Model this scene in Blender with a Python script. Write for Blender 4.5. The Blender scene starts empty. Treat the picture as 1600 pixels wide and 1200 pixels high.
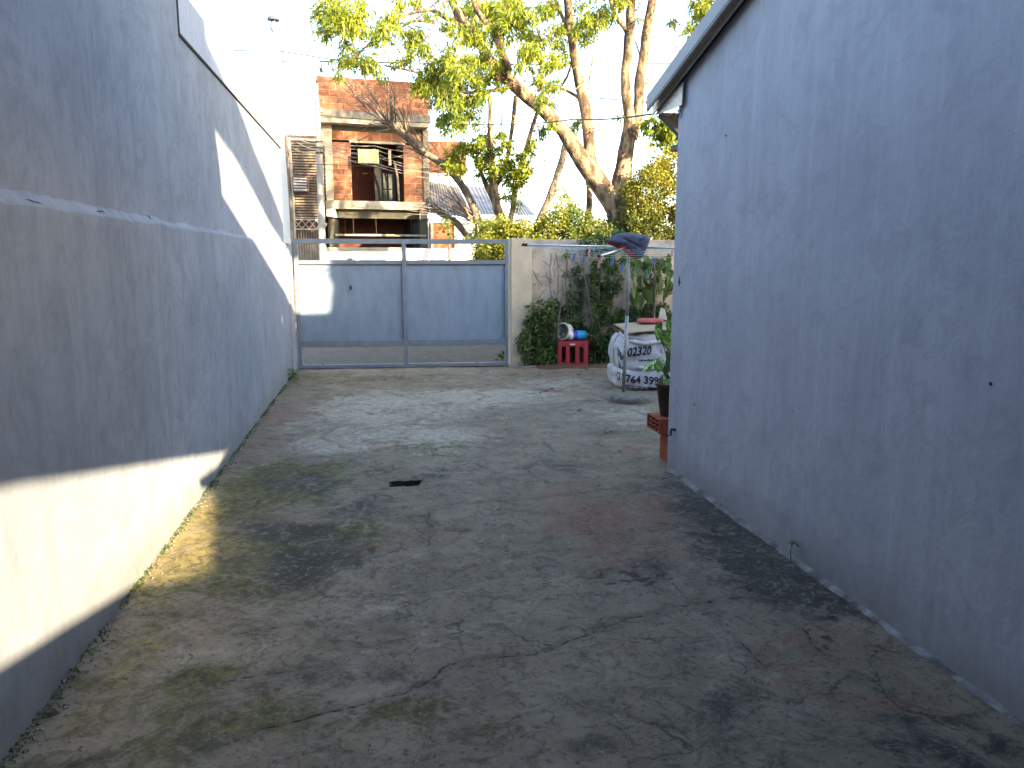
import bpy, math, random
import numpy as np
from mathutils import Vector, Matrix, noise as mn
random.seed(7); RNG = np.random.default_rng(7)
S = bpy.context.scene; COL = S.collection
R = math.radians

# ------------------------------------------------------------------ camera, world, sun, exposure
CH = 1.6
cd = bpy.data.cameras.new('camera'); cam = bpy.data.objects.new('camera', cd); COL.objects.link(cam)
YAW = math.atan(205/1200); PITCH = math.atan(196/1200)
cd.sensor_width = 36; cd.lens = 27; cd.clip_start = .05; cd.clip_end = 3000
cam.location = (0, 0, CH); cam.rotation_euler = (math.pi/2-PITCH, 0, -YAW)
S.camera = cam
SUNV = Vector((3.4, -4.6, 1.71)).normalized()           # towards the sun
elev = math.asin(SUNV.z); azim = math.atan2(SUNV.x, SUNV.y)
W = bpy.data.worlds.new('World'); S.world = W; W.use_nodes = True
nt = W.node_tree; nt.nodes.clear()
sky = nt.nodes.new('ShaderNodeTexSky'); sky.sky_type = 'NISHITA'; sky.sun_disc = False
sky.sun_elevation = elev; sky.sun_rotation = azim; sky.air_density = 1.0; sky.dust_density = 1.3; sky.ozone_density = 1.0
bg = nt.nodes.new('ShaderNodeBackground'); bg.inputs[1].default_value = .13
wo = nt.nodes.new('ShaderNodeOutputWorld')
nt.links.new(sky.outputs[0], bg.inputs[0]); nt.links.new(bg.outputs[0], wo.inputs[0])
sd = bpy.data.lights.new('sun', 'SUN'); sd.energy = 5; sd.angle = R(.6); sd.color = (1, .80, .50)
sun = bpy.data.objects.new('sun', sd); COL.objects.link(sun)
sun.rotation_euler = SUNV.to_track_quat('Z', 'Y').to_euler(); sun.location = (20, -20, 20)
S.view_settings.view_transform = 'Standard'; S.view_settings.look = 'None'
S.view_settings.exposure = 2.98; S.view_settings.gamma = 1
S.view_settings.use_curve_mapping = False

# ------------------------------------------------------------------ measuring the place from the photograph
fw = np.array([math.sin(YAW)*math.cos(PITCH), math.cos(YAW)*math.cos(PITCH), -math.sin(PITCH)])
rt = np.array([math.cos(YAW), -math.sin(YAW), 0.]); up = np.cross(rt, fw); C0 = np.array([0, 0, CH])
def ray(x, y): return fw*1200+rt*(x-800)-up*(y-600)
def G(x, y, z=0): d = ray(x, y); return C0+d*(z-CH)/d[2]
def PX(x, y, X): d = ray(x, y); return C0+d*(X/d[0])
def PY(x, y, Y): d = ray(x, y); return C0+d*(Y/d[1])
def pxm(Y, X=0): return 1200/((np.array([X, Y, 1.6])-C0)@fw)

# ------------------------------------------------------------------ materials
def new_mat(name):
    m = bpy.data.materials.new(name); m.use_nodes = True
    b = m.node_tree.nodes['Principled BSDF']; return m, m.node_tree, b
class N:
    def __init__(s, nt): s.nt = nt
    def n(s, t, **k):
        o = s.nt.nodes.new(t)
        for a, v in k.items(): setattr(o, a, v)
        return o
    def l(s, a, b): s.nt.links.new(a, b)
    def noise(s, vec, scale, detail=6, rough=.6, dist=0):
        o = s.n('ShaderNodeTexNoise'); o.inputs['Scale'].default_value = scale; o.inputs['Detail'].default_value = detail
        o.inputs['Roughness'].default_value = rough; o.inputs['Distortion'].default_value = dist
        if vec is not None: s.l(vec, o.inputs['Vector'])
        return o.outputs[0]
    def ramp(s, fac, a, b, lo=0., hi=1.):
        o = s.n('ShaderNodeMapRange'); o.inputs[1].default_value = a; o.inputs[2].default_value = b
        o.inputs[3].default_value = lo; o.inputs[4].default_value = hi; s.l(fac, o.inputs[0]); return o.outputs[0]
    def mix(s, fac, a, b, mode='MIX'):
        o = s.n('ShaderNodeMix', data_type='RGBA', blend_type=mode)
        for v, i in ((fac, 0), (a, 6), (b, 7)):
            if hasattr(v, 'links'): s.l(v, o.inputs[i])
            elif i == 0: o.inputs[0].default_value = v
            else: o.inputs[i].default_value = (*v[:3], 1)
        return o.outputs[2]
    def math(s, op, a, b=0.):
        o = s.n('ShaderNodeMath', operation=op)
        for v, i in ((a, 0), (b, 1)):
            if hasattr(v, 'links'): s.l(v, o.inputs[i])
            else: o.inputs[i].default_value = v
        return o.outputs[0]
    def scale(s, vec, v):
        o = s.n('ShaderNodeVectorMath', operation='MULTIPLY'); s.l(vec, o.inputs[0]); o.inputs[1].default_value = v; return o.outputs[0]
    def attr(s, name):
        o = s.n('ShaderNodeAttribute'); o.attribute_name = name; return o.outputs['Fac']
    def bump(s, h, strength, dist, prev=None):
        o = s.n('ShaderNodeBump'); o.inputs['Strength'].default_value = strength; o.inputs['Distance'].default_value = dist
        s.l(h, o.inputs['Height'])
        if prev is not None: s.l(prev, o.inputs['Normal'])
        return o.outputs[0]
def mat(name, col, col2=None, sc=6., rough=.75, metal=0., bump=.2, bd=.01, obj=False, streak=None, rnd=0., det=6, ramp=(.35, .65), spec=.3):
    m, t, b = new_mat(name); n = N(t)
    v = n.n('ShaderNodeTexCoord').outputs['Object'] if obj else n.n('ShaderNodeNewGeometry').outputs['Position']
    if streak: v2 = n.scale(v, streak)
    else: v2 = v
    nz = n.noise(v2, sc, det)
    c = n.mix(n.ramp(nz, *ramp), col, col2 or tuple(x*.75 for x in col))
    if rnd:
        r = n.n('ShaderNodeObjectInfo').outputs['Random']
        h = n.n('ShaderNodeHueSaturation'); n.l(c, h.inputs['Color'])
        n.l(n.ramp(r, 0, 1, 1-rnd, 1+rnd), h.inputs['Value']); c = h.outputs[0]
    n.l(c, b.inputs['Base Color']); b.inputs['Roughness'].default_value = rough; b.inputs['Metallic'].default_value = metal
    b.inputs['Specular IOR Level'].default_value = spec
    if bump: n.l(n.bump(n.noise(v, sc*6, 4), bump, bd), b.inputs['Normal'])
    return m
def plaster_mat(name, A, B, dark, sx=1., seam=None):
    """trowelled cement wash: large patches, vertical run marks, trowel arcs, pin holes"""
    m, t, b = new_mat(name); n = N(t)
    v = n.n('ShaderNodeNewGeometry').outputs['Position']
    big = n.noise(v, .9, 5, .6, .6)
    c = n.mix(n.ramp(big, .32, .68), A, B)
    st = n.noise(n.scale(v, (7, 7, .55)), 1.0, 5, .62, .25)
    c = n.mix(n.math('MULTIPLY', n.ramp(st, .48, .75), .55), c, dark)
    st2 = n.noise(n.scale(v, (22, 22, 1.2)), 1.0, 3, .6)
    c = n.mix(n.math('MULTIPLY', n.ramp(st2, .5, .8), .35), c, tuple(x*1.18 for x in A))
    md = n.noise(v, 5.5, 8, .68, 1.2)
    c = n.mix(n.math('MULTIPLY', n.ramp(md, .5, .72), .5), c, tuple(x*.82 for x in dark))
    md2 = n.noise(v, 2.2, 6, .7, 1.6)
    c = n.mix(n.math('MULTIPLY', n.ramp(md2, .55, .62), .22), c, tuple(x*.85 for x in B))
    fine = n.noise(v, 60, 3, .6)
    c = n.mix(n.math('MULTIPLY', n.ramp(fine, .55, .8), .25), c, dark)
    vo = n.n('ShaderNodeTexVoronoi'); vo.inputs['Scale'].default_value = 2.6; n.l(v, vo.inputs['Vector'])
    pin = n.ramp(vo.outputs[0], .012, .022, 1, 0)
    c = n.mix(n.math('MULTIPLY', pin, .55), c, (.06, .06, .07))
    sp = n.n('ShaderNodeSeparateXYZ'); n.l(v, sp.inputs[0])
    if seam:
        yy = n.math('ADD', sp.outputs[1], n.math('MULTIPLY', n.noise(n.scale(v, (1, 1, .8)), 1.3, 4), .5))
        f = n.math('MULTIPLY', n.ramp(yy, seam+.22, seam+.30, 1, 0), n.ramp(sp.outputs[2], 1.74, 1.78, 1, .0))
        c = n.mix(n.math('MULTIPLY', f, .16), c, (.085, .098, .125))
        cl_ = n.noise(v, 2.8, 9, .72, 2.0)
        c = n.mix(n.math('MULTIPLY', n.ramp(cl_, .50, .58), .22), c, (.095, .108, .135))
    # damp and splash dirt close to the floor
    hz = n.math('ADD', sp.outputs[2], n.math('MULTIPLY', n.noise(v, 4, 5), -.35))
    c = n.mix(n.ramp(hz, -.17, .10, .45, 0), c, (.085, .085, .062))
    n.l(c, b.inputs['Base Color']); b.inputs['Roughness'].default_value = .82; b.inputs['Specular IOR Level'].default_value = .25
    n.l(n.bump(md, .25, .012, n.bump(fine, .25, .003, n.bump(big, .3, .05))), b.inputs['Normal'])
    return m
M = {}
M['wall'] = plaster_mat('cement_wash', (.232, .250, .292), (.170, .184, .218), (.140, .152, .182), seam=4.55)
M['wall2'] = plaster_mat('grey_paint_plaster', (.335, .362, .420), (.275, .298, .355), (.240, .258, .315))
M['cream'] = mat('cream_wall_paint', (.37, .325, .245), (.29, .255, .19), 3, .85, bump=.3, streak=(2, 2, 1))
M['creamdirty'] = mat('stained_cream_plaster', (.33, .295, .245), (.17, .15, .125), 4.5, .9, bump=.4, ramp=(.38, .72), det=9)
M['white'] = mat('white_wall_paint', (.72, .70, .66), (.62, .60, .56), 2, .8, bump=.15)
M['palegrey'] = mat('pale_grey_paint', (.50, .50, .53), (.44, .44, .47), 2, .8, bump=.1)
M['metal'] = mat('grey_blue_enamel', (.125, .168, .228), (.098, .136, .190), 3, .5, bump=.12, bd=.004, streak=(3, 3, 1), spec=.4)
M['metald'] = mat('grey_blue_enamel_frame', (.105, .130, .165), (.08, .10, .13), 8, .5, bump=.2, bd=.003, spec=.4)
M['rust'] = mat('rusty_steel', (.10, .055, .035), (.06, .04, .03), 20, .8, obj=True)
M['galv'] = mat('galvanised_sheet', (.30, .31, .32), (.17, .18, .19), 45, .45, metal=.6, bump=.1, bd=.002)
M['verge'] = mat('grey_verge_sheet', (.25, .265, .29), (.21, .225, .25), 6, .6, bump=.1)
M['dark'] = mat('dark_void', (.03, .03, .032), (.02, .02, .02), 5, .9)
M['alu'] = mat('aluminium_tube', (.62, .64, .66), (.5, .52, .55), 30, .3, metal=.8, bump=0, obj=True)
M['polegrey'] = mat('galvanised_pole', (.28, .30, .30), (.2, .21, .21), 20, .5, metal=.4, bump=.1)
M['concrete'] = mat('weathered_concrete', (.20, .175, .135), (.085, .078, .065), 5, .9, bump=.5, bd=.02, det=9)
M['conclight'] = mat('pale_concrete', (.32, .28, .215), (.19, .17, .135), 4, .9, bump=.4)
M['concdark'] = mat('mossy_and_shade_concrete', (.075, .07, .05), (.045, .045, .033), 5, .9, bump=.4)
M['polec'] = mat('concrete_pole', (.30, .28, .25), (.20, .19, .17), 6, .9, bump=.3)
M['mortar'] = mat('grey_mortar', (.42, .32, .25), (.30, .23, .18), 18, .95, bump=.5)
M['brick'] = mat('hollow_clay_brick', (.250, .100, .048), (.150, .060, .033), 9, .85, rnd=.25, bump=.3, obj=True)
M['brickred'] = mat('red_clay_brick', (.30, .075, .035), (.20, .05, .028), 14, .85, bump=.3, obj=True)
M['inside'] = mat('reddish_room_wall', (.11, .040, .028), (.08, .028, .020), 2, .9)
M['soil'] = mat('red_soil', (.115, .060, .040), (.06, .036, .026), 9, .95, bump=.8, bd=.04, det=9)
M['street'] = mat('asphalt', (.07, .068, .065), (.05, .05, .05), 5, .9, bump=.5)
M['pave'] = mat('sidewalk_stone', (.125, .105, .085), (.06, .054, .046), 7, .9, bump=.8, bd=.03, det=9, streak=(1, 2.5, 1))
M['bark'] = mat('tree_bark', (.260, .175, .105), (.050, .034, .022), 3.2, .9, bump=.9, bd=.03, det=11, streak=(2.2, 2.2, .9), ramp=(.40, .56))
M['barkd'] = mat('grey_tree_bark', (.185, .145, .112), (.070, .056, .045), 6, .9, bump=.8, bd=.03, det=9, streak=(2, 2, .8))
M['twig'] = mat('bare_twigs', (.20, .145, .11), (.12, .09, .07), 6, .9)
M['wire'] = mat('black_cable', (.03, .03, .035), None, 5, .6, bump=0)
M['wirel'] = mat('grey_cable', (.24, .215, .19), None, 5, .6, bump=0)
M['red'] = mat('red_crate_plastic', (.30, .030, .036), (.21, .022, .028), 12, .45, bump=.1, obj=True, spec=.4)
M['plwhite'] = mat('dirty_white_plastic', (.60, .58, .54), (.45, .42, .38), 10, .45, bump=.1, obj=True)
M['blue'] = mat('blue_label', (.03, .27, .55), (.02, .22, .48), 10, .5, bump=0, obj=True)
M['dblue'] = mat('dark_blue_label', (.02, .045, .32), None, 10, .5, bump=0, obj=True)
M['bag'] = mat('woven_white_bag', (.50, .505, .52), (.38, .385, .40), 9, .7, bump=.5, bd=.012, obj=True)
M['bagin'] = mat('cement_coloured_bag', (.42, .39, .36), (.32, .29, .27), 7, .8, bump=.6, bd=.02, obj=True)
M['ink'] = mat('navy_print', (.012, .016, .05), None, 10, .6, bump=0)
M['card'] = mat('cardboard', (.36, .27, .19), (.30, .22, .15), 8, .9, bump=.2, obj=True)
M['redbag'] = mat('faded_red_sack', (.42, .10, .085), (.30, .07, .06), 20, .6, bump=.5, obj=True)
M['board'] = mat('pale_board', (.55, .50, .42), None, 8, .8, bump=.1, obj=True)
M['navy'] = mat('navy_padded_cloth', (.075, .085, .125), (.050, .058, .09), 14, .85, bump=.4, bd=.01, obj=True)
M['redcloth'] = mat('red_lining', (.22, .012, .02), None, 14, .85, bump=.3, obj=True)
M['peg_pink'] = mat('pink_peg_plastic', (.60, .25, .22), None, 5, .5, bump=0)
M['peg_blue'] = mat('blue_peg_plastic', (.05, .16, .42), None, 5, .5, bump=0)
M['peg_green'] = mat('teal_peg_plastic', (.05, .35, .38), None, 5, .5, bump=0)
M['cord'] = mat('pale_blue_cord', (.25, .42, .48), None, 5, .6, bump=0)
M['pot'] = mat('brown_plastic_pot', (.050, .030, .024), (.035, .022, .018), 10, .6, bump=.1, obj=True)
M['stone'] = mat('concrete_disc', (.20, .185, .165), (.10, .095, .085), 14, .95, bump=.9, bd=.02, det=9)
M['sign'] = mat('cream_board', (.40, .31, .155), (.24, .19, .11), 14, .8, bump=0, ramp=(.5, .62))
M['slat'] = mat('weathered_wood_slat', (.165, .125, .09), (.085, .065, .05), 7, .85, rnd=.2, bump=.2)
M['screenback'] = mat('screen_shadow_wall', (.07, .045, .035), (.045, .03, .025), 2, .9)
M['fillet'] = mat('pale_mortar_fillet', (.09, .085, .08), (.27, .27, .28), 7, .9, bump=.9, det=12, ramp=(.42, .66))
M['litter'] = mat('dry_litter', (.12, .08, .05), (.05, .04, .03), 20, .9, rnd=.4)
M['pebble'] = mat('small_rubble', (.24, .22, .20), (.10, .09, .08), 16, .9, rnd=.3)
def corr_mat():
    m = mat('corrugated_zinc', (.17, .165, .175), (.10, .10, .11), 3, .5, metal=.3, bump=.15); return m
M['zinc'] = corr_mat()
def glass_mat():
    m, t, b = new_mat('dim_window_glass'); b.inputs['Base Color'].default_value = (.05, .06, .05, 1); b.inputs['Roughness'].default_value = .08
    b.inputs['Specular IOR Level'].default_value = .8; return m
M['glass'] = glass_mat()
def leaf_mat(name, a, b_, trans=.35):
    m, t, p = new_mat(name); n = N(t); r = n.attr('tone')
    c = n.mix(r, a, b_)
    d = n.n('ShaderNodeBsdfTranslucent'); n.l(n.mix(.5, c, tuple(min(1, x*1.5) for x in b_)), d.inputs[0])
    n.l(c, p.inputs['Base Color']); p.inputs['Roughness'].default_value = .5; p.inputs['Specular IOR Level'].default_value = .3
    mx = n.n('ShaderNodeMixShader'); mx.inputs[0].default_value = trans
    n.l(p.outputs[0], mx.inputs[1]); n.l(d.outputs[0], mx.inputs[2])
    n.l(mx.outputs[0], t.nodes['Material Output'].inputs[0]); return m
M['leaf_big'] = leaf_mat('bright_lance_leaf', (.040, .085, .012), (.235, .255, .024), .45)
M['leaf_hedge'] = leaf_mat('hedge_leaf', (.024, .055, .010), (.190, .195, .020), .38)
M['leaf_bush'] = leaf_mat('golden_bush_leaf', (.030, .050, .010), (.185, .170, .018), .35)
M['leaf_dark'] = leaf_mat('garden_leaf', (.014, .036, .012), (.105, .165, .042), .32)
M['leaf_weed'] = leaf_mat('weed_leaf', (.03, .07, .015), (.09, .13, .03), .3)
def varieg():
    m, t, b = new_mat('variegated_leaf'); n = N(t); v = n.n('ShaderNodeTexCoord').outputs['Object']
    vo = n.n('ShaderNodeTexVoronoi'); vo.inputs['Scale'].default_value = 60; n.l(v, vo.inputs['Vector'])
    c = n.mix(n.ramp(vo.outputs[0], .25, .45), (.62, .70, .22), (.10, .24, .02))
    n.l(c, b.inputs['Base Color']); b.inputs['Roughness'].default_value = .45; return m
M['varieg'] = varieg()

# ------------------------------------------------------------------ building helpers
def tag(o, label=None, cat=None, group=None, kind=None):
    if label: o['label'] = label
    if cat: o['category'] = cat
    if group: o['group'] = group
    if kind: o['kind'] = kind
    return o
def empty(name, loc=(0, 0, 0), rz=0., label=None, cat=None, group=None):
    o = bpy.data.objects.new(name, None); COL.objects.link(o); o.location = loc; o.rotation_euler = (0, 0, rz)
    o.empty_display_size = .1
    return tag(o, label, cat, group)
class MB:
    def __init__(s): s.v = []; s.f = []; s.a = []
    def add(s, vs, fs):
        b = len(s.v); s.v += [tuple(map(float, p)) for p in vs]; s.f += [tuple(i+b for i in f) for f in fs]; return s
    def box(s, x0, x1, y0, y1, z0, z1, rz=0, c=None):
        vs = [(x, y, z) for z in (z0, z1) for x, y in ((x0, y0), (x1, y0), (x1, y1), (x0, y1))]
        if rz:
            cx, cy = c or ((x0+x1)/2, (y0+y1)/2); ca, sa = math.cos(rz), math.sin(rz)
            vs = [(cx+(x-cx)*ca-(y-cy)*sa, cy+(x-cx)*sa+(y-cy)*ca, z) for x, y, z in vs]
        return s.add(vs, [(3, 2, 1, 0), (4, 5, 6, 7), (0, 1, 5, 4), (1, 2, 6, 5), (2, 3, 7, 6), (3, 0, 4, 7)])
    def prism(s, poly, axis, a, b):
        """poly of 2-D points extruded along axis ('x','y','z') from a to b"""
        def p3(p, t): return {'x': (t, p[0], p[1]), 'y': (p[0], t, p[1]), 'z': (p[0], p[1], t)}[axis]
        n = len(poly); vs = [p3(p, a) for p in poly]+[p3(p, b) for p in poly]
        return s.add(vs, [tuple(range(n))[::-1], tuple(range(n, 2*n))]+[(i, (i+1) % n, n+(i+1) % n, n+i) for i in range(n)])
    def tube(s, pts, rad, n=8, cap=True):
        pts = [Vector(p) for p in pts]
        if not hasattr(rad, '__len__'): rad = [rad]*len(pts)
        vs = []; fs = []; u = None
        for i, p in enumerate(pts):
            d = (pts[min(i+1, len(pts)-1)]-pts[max(i-1, 0)]).normalized()
            if u is None: u = d.orthogonal().normalized()
            u = (u-d*u.dot(d)).normalized(); w = d.cross(u)
            for k in range(n):
                a = 2*math.pi*k/n; vs.append(p+(u*math.cos(a)+w*math.sin(a))*rad[i])
        for i in range(len(pts)-1):
            for k in range(n): fs.append((i*n+k, i*n+(k+1) % n, (i+1)*n+(k+1) % n, (i+1)*n+k))
        if cap: fs += [tuple(range(n))[::-1], tuple(range((len(pts)-1)*n, len(pts)*n))]
        return s.add(vs, fs)
    def lathe(s, prof, c=(0, 0, 0), n=24, axis=None):
        """profile of (r, h); axis a unit vector (default up)"""
        ax = Vector(axis or (0, 0, 1)).normalized(); u = ax.orthogonal().normalized(); w = ax.cross(u); c = Vector(c)
        vs = []; fs = []
        for r, h in prof:
            for k in range(n):
                a = 2*math.pi*k/n; vs.append(c+ax*h+(u*math.cos(a)+w*math.sin(a))*r)
        for i in range(len(prof)-1):
            for k in range(n): fs.append((i*n+k, i*n+(k+1) % n, (i+1)*n+(k+1) % n, (i+1)*n+k))
        return s.add(vs, fs)
    def build(s, name, m, parent=None, smooth=False, loc=None, bevel=0, **tg):
        me = bpy.data.meshes.new(name); me.from_pydata(s.v, [], s.f); me.update()
        o = bpy.data.objects.new(name, me); COL.objects.link(o); me.materials.append(m)
        if smooth: me.shade_smooth()
        if loc is not None: o.location = loc
        if parent is not None: o.parent = parent
        if bevel:
            b = o.modifiers.new('bevel', 'BEVEL'); b.width = bevel; b.segments = 2; b.limit_method = 'ANGLE'
        return tag(o, **tg)
def fast_mesh(name, V, F, m, parent=None, attrs=None, smooth=False):
    """V (n,3) float, F (k,3|4) int arrays"""
    me = bpy.data.meshes.new(name); n, k, w = len(V), len(F), F.shape[1]
    me.vertices.add(n); me.vertices.foreach_set('co', V.astype(np.float32).ravel())
    me.loops.add(k*w); me.loops.foreach_set('vertex_index', F.astype(np.int32).ravel())
    me.polygons.add(k); me.polygons.foreach_set('loop_start', np.arange(k, dtype=np.int32)*w)
    me.update(calc_edges=True)
    for a, val in (attrs or {}).items():
        at = me.attributes.new(a, 'FLOAT', 'POINT'); at.data.foreach_set('value', val.astype(np.float32))
    if smooth: me.shade_smooth()
    me.materials.append(m)
    o = bpy.data.objects.new(name, me); COL.objects.link(o)
    if parent is not None: o.parent = parent
    return o
def leaves(centres, size, droop=.5, wid=.3, rng=RNG, name='crown', m=None, parent=None, spread=None, tone=(.5, .3), kind='stuff'):
    """centres: (n,3) leaf bases; each leaf is a folded lance of four triangles"""
    n = len(centres); P = np.asarray(centres, float)
    az = rng.uniform(0, 2*np.pi, n); el = rng.normal(-droop*1.1, .55, n)
    d = np.stack([np.cos(az)*np.cos(el), np.sin(az)*np.cos(el), np.sin(el)], 1)
    r = rng.normal(size=(n, 3)); s = np.cross(d, r); s /= np.linalg.norm(s, axis=1)[:, None]+1e-9
    nn = np.cross(s, d)
    L = size*rng.uniform(.6, 1.3, n)[:, None]; Wd = L*wid
    b = P; t = P+d*L-np.array([0, 0, 1.])*L*.15; mid = P+d*L*.5
    l = mid+s*Wd*.5+nn*Wd*.18; rr = mid-s*Wd*.5+nn*Wd*.18
    V = np.stack([b, l, t, rr, mid], 1).reshape(-1, 3)
    i = np.arange(n)[:, None]*5
    F = np.concatenate([i+np.array([[0, 4, 1]]), i+np.array([[1, 4, 2]]), i+np.array([[0, 3, 4]]), i+np.array([[3, 2, 4]])])
    tn = np.clip(rng.normal(tone[0], tone[1], n), 0, 1)
    if spread is not None: tn = np.clip(tn+spread, 0, 1)
    o = fast_mesh(name, V, F, m, parent, {'tone': np.repeat(tn, 5)})
    if kind: o['kind'] = kind
    return o
def blob_pts(c, r, n, rng=RNG, hollow=.0):
    """n points in an ellipsoid, clustered into sprays"""
    c = np.asarray(c, float); r = np.asarray(r, float)*np.ones(3)
    k = max(1, n//9); q = rng.normal(size=(k, 3)); q /= np.linalg.norm(q, axis=1)[:, None]
    q *= (rng.uniform(hollow, 1, k)**(1/2.2))[:, None]
    pts = np.repeat(q, 9, 0)*r + rng.normal(size=(k*9, 3))*.045*max(r.max(), .35)
    return c+pts
def px_path(pts, Y, dY=None):
    return [PY(x, y, Y+(dY[i] if dY else 0)) for i, (x, y) in enumerate(pts)]

# ------------------------------------------------------------------ THE SETTING: ground
XL, XR = -1.235, 2.16
def concrete_floor():
    xs = np.arange(-1.30, 4.9001, .016)
    ys = [0.3]
    while ys[-1] < 11.62: ys.append(ys[-1]+max(.014, ys[-1]*.0042))
    ys = np.array(ys); X, Y = np.meshgrid(xs, ys)
    rng = np.random.default_rng(3)
    def vnoise(sc, seed, ax=1., ay=1.):
        r = np.random.default_rng(seed); g = r.uniform(-1, 1, (64, 64))
        u = (X*sc*ax+20) % 63; v = (Y*sc*ay+20) % 63; i = u.astype(int); j = v.astype(int); fu = u-i; fv = v-j
        fu = fu*fu*(3-2*fu); fv = fv*fv*(3-2*fv)
        return (g[j, i]*(1-fu)*(1-fv)+g[j, (i+1) % 64]*fu*(1-fv)+g[(j+1) % 64, i]*(1-fu)*fv+g[(j+1) % 64, (i+1) % 64]*fu*fv)
    Z = .006*vnoise(1.3, 1)+.003*vnoise(4, 2)+.0012*vnoise(13, 5)
    wx = X+.10*vnoise(2.3, 11)+.05*vnoise(6, 12)+.02*vnoise(17, 13); wy = Y+.16*vnoise(2.1, 14)+.08*vnoise(5.5, 15)+.03*vnoise(15, 16)
    def blob(lst):
        o = np.zeros_like(X)
        for px, py, rx, ry, a in lst:
            c = G(px, py); d = np.sqrt(((wx-c[0])/rx)**2+((wy-c[1])/ry)**2)
            o = np.maximum(o, a*np.clip(1.45-d, 0, 1)**.8)
        return np.clip(o, 0, 1)
    moss = blob([(430, 755, .42, .55, .9), (500, 745, .35, .35, .8), (380, 800, .3, .35, .75), (470, 850, .35, .4, .9), (560, 825, .25, .3, .6), (330, 880, .25, .4, .8), (420, 900, .3, .4, .6),
                 (600, 592, .9, .3, .5), (500, 590, .5, .4, .55), (660, 700, .45, .22, .5), (300, 1060, .16, .2, .7), (340, 1150, .4, .25, .55), (620, 1140, .25, .18, .5), (700, 1170, .2, .14, .35), (180, 1050, .15, .4, .45),
                 (640, 640, .6, .2, .3), (240, 930, .12, .6, .5), (450, 600, .2, .8, .5), (800, 585, .4, .2, .35), (860, 1180, .3, .1, .3)])
    pale = blob([(600, 640, .8, 1.1, .85), (540, 690, .45, .5, .8), (760, 620, 1.0, .7, .85), (660, 685, .6, .55, .85), (900, 600, .9, .5, .65), (980, 650, .6, .5, .5), (480, 655, .3, .7, .5),
                 (700, 620, .8, .7, .5), (570, 960, .22, .2, .36), (640, 970, .3, .2, .32), (700, 870, .25, .25, .25), (780, 830, .35, .35, .25), (800, 960, .25, .2, .22), (250, 920, .08, .06, .7), (360, 1000, .3, .15, .35),
                 (560, 1120, .12, .1, .4), (1100, 950, .14, .3, .28), (1180, 1060, .25, .35, .22), (1130, 700, .1, .1, .3), (280, 1010, .22, .2, .4)])
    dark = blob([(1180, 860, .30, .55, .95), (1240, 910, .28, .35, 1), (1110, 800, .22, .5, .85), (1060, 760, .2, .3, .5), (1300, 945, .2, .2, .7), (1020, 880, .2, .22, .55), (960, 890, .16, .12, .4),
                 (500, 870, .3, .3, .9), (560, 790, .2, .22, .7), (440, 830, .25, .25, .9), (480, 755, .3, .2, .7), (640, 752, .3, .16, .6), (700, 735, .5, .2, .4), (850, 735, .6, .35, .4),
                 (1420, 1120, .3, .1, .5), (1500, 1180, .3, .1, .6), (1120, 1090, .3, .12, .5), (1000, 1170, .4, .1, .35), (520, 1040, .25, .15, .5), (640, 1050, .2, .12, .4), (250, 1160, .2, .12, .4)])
    red = blob([(920, 800, .28, .55, .9), (1030, 790, .22, .4, .7), (980, 860, .3, .22, .7), (1060, 850, .25, .2, .6), (430, 650, .25, .9, .6), (410, 700, .3, .4, .5), (370, 815, .12, .14, .9), (600, 690, .25, .12, .6),
                (860, 612, .2, .14, .9), (950, 585, 1.0, .16, .7), (880, 580, .8, .14, .8), (1000, 700, .6, .4, .5), (680, 830, .2, .3, .4), (600, 845, .25, .25, .4), (820, 690, .5, .25, .35), (1000, 1000, .4, .2, .25),
                (290, 1155, .12, .06, .7), (1150, 970, .2, .12, .4), (1250, 1010, .3, .2, .5), (1320, 1080, .25, .2, .45), (330, 970, .2, .15, .4), (780, 1010, .5, .2, .2), (560, 905, .2, .15, .3)])
    sun_moss_yel = blob([(285, 840, .30, .75, .8), (240, 905, .16, .3, .7), (330, 800, .2, .5, .5), (220, 1010, .12, .3, .45), (150, 1080, .12, .25, .4), (380, 1150, .35, .12, .3)])  # yellow moss, painted brighter to carry the glow of the sun patch
    spots = blob([(x, y, .035*s, .028*s, 1) for x, y, s in [(965, 888, 1), (985, 893, 1.2), (1000, 903, 1.5), (1023, 914, 1.2), (975, 908, 1), (1040, 900, 1), (955, 917, .7), (1066, 914, .8), (930, 900, .5), (990, 877, .9),
                  (1114, 830, 1.6), (1124, 843, 1.2), (1182, 890, .7), (1303, 968, .8), (1289, 1012, .7), (720, 725, .6), (609, 710, .7), (1000, 1102, .4), (1014, 1108, .4), (760, 1095, .5), (580, 645, 1.2), (920, 640, 1)]])
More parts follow.
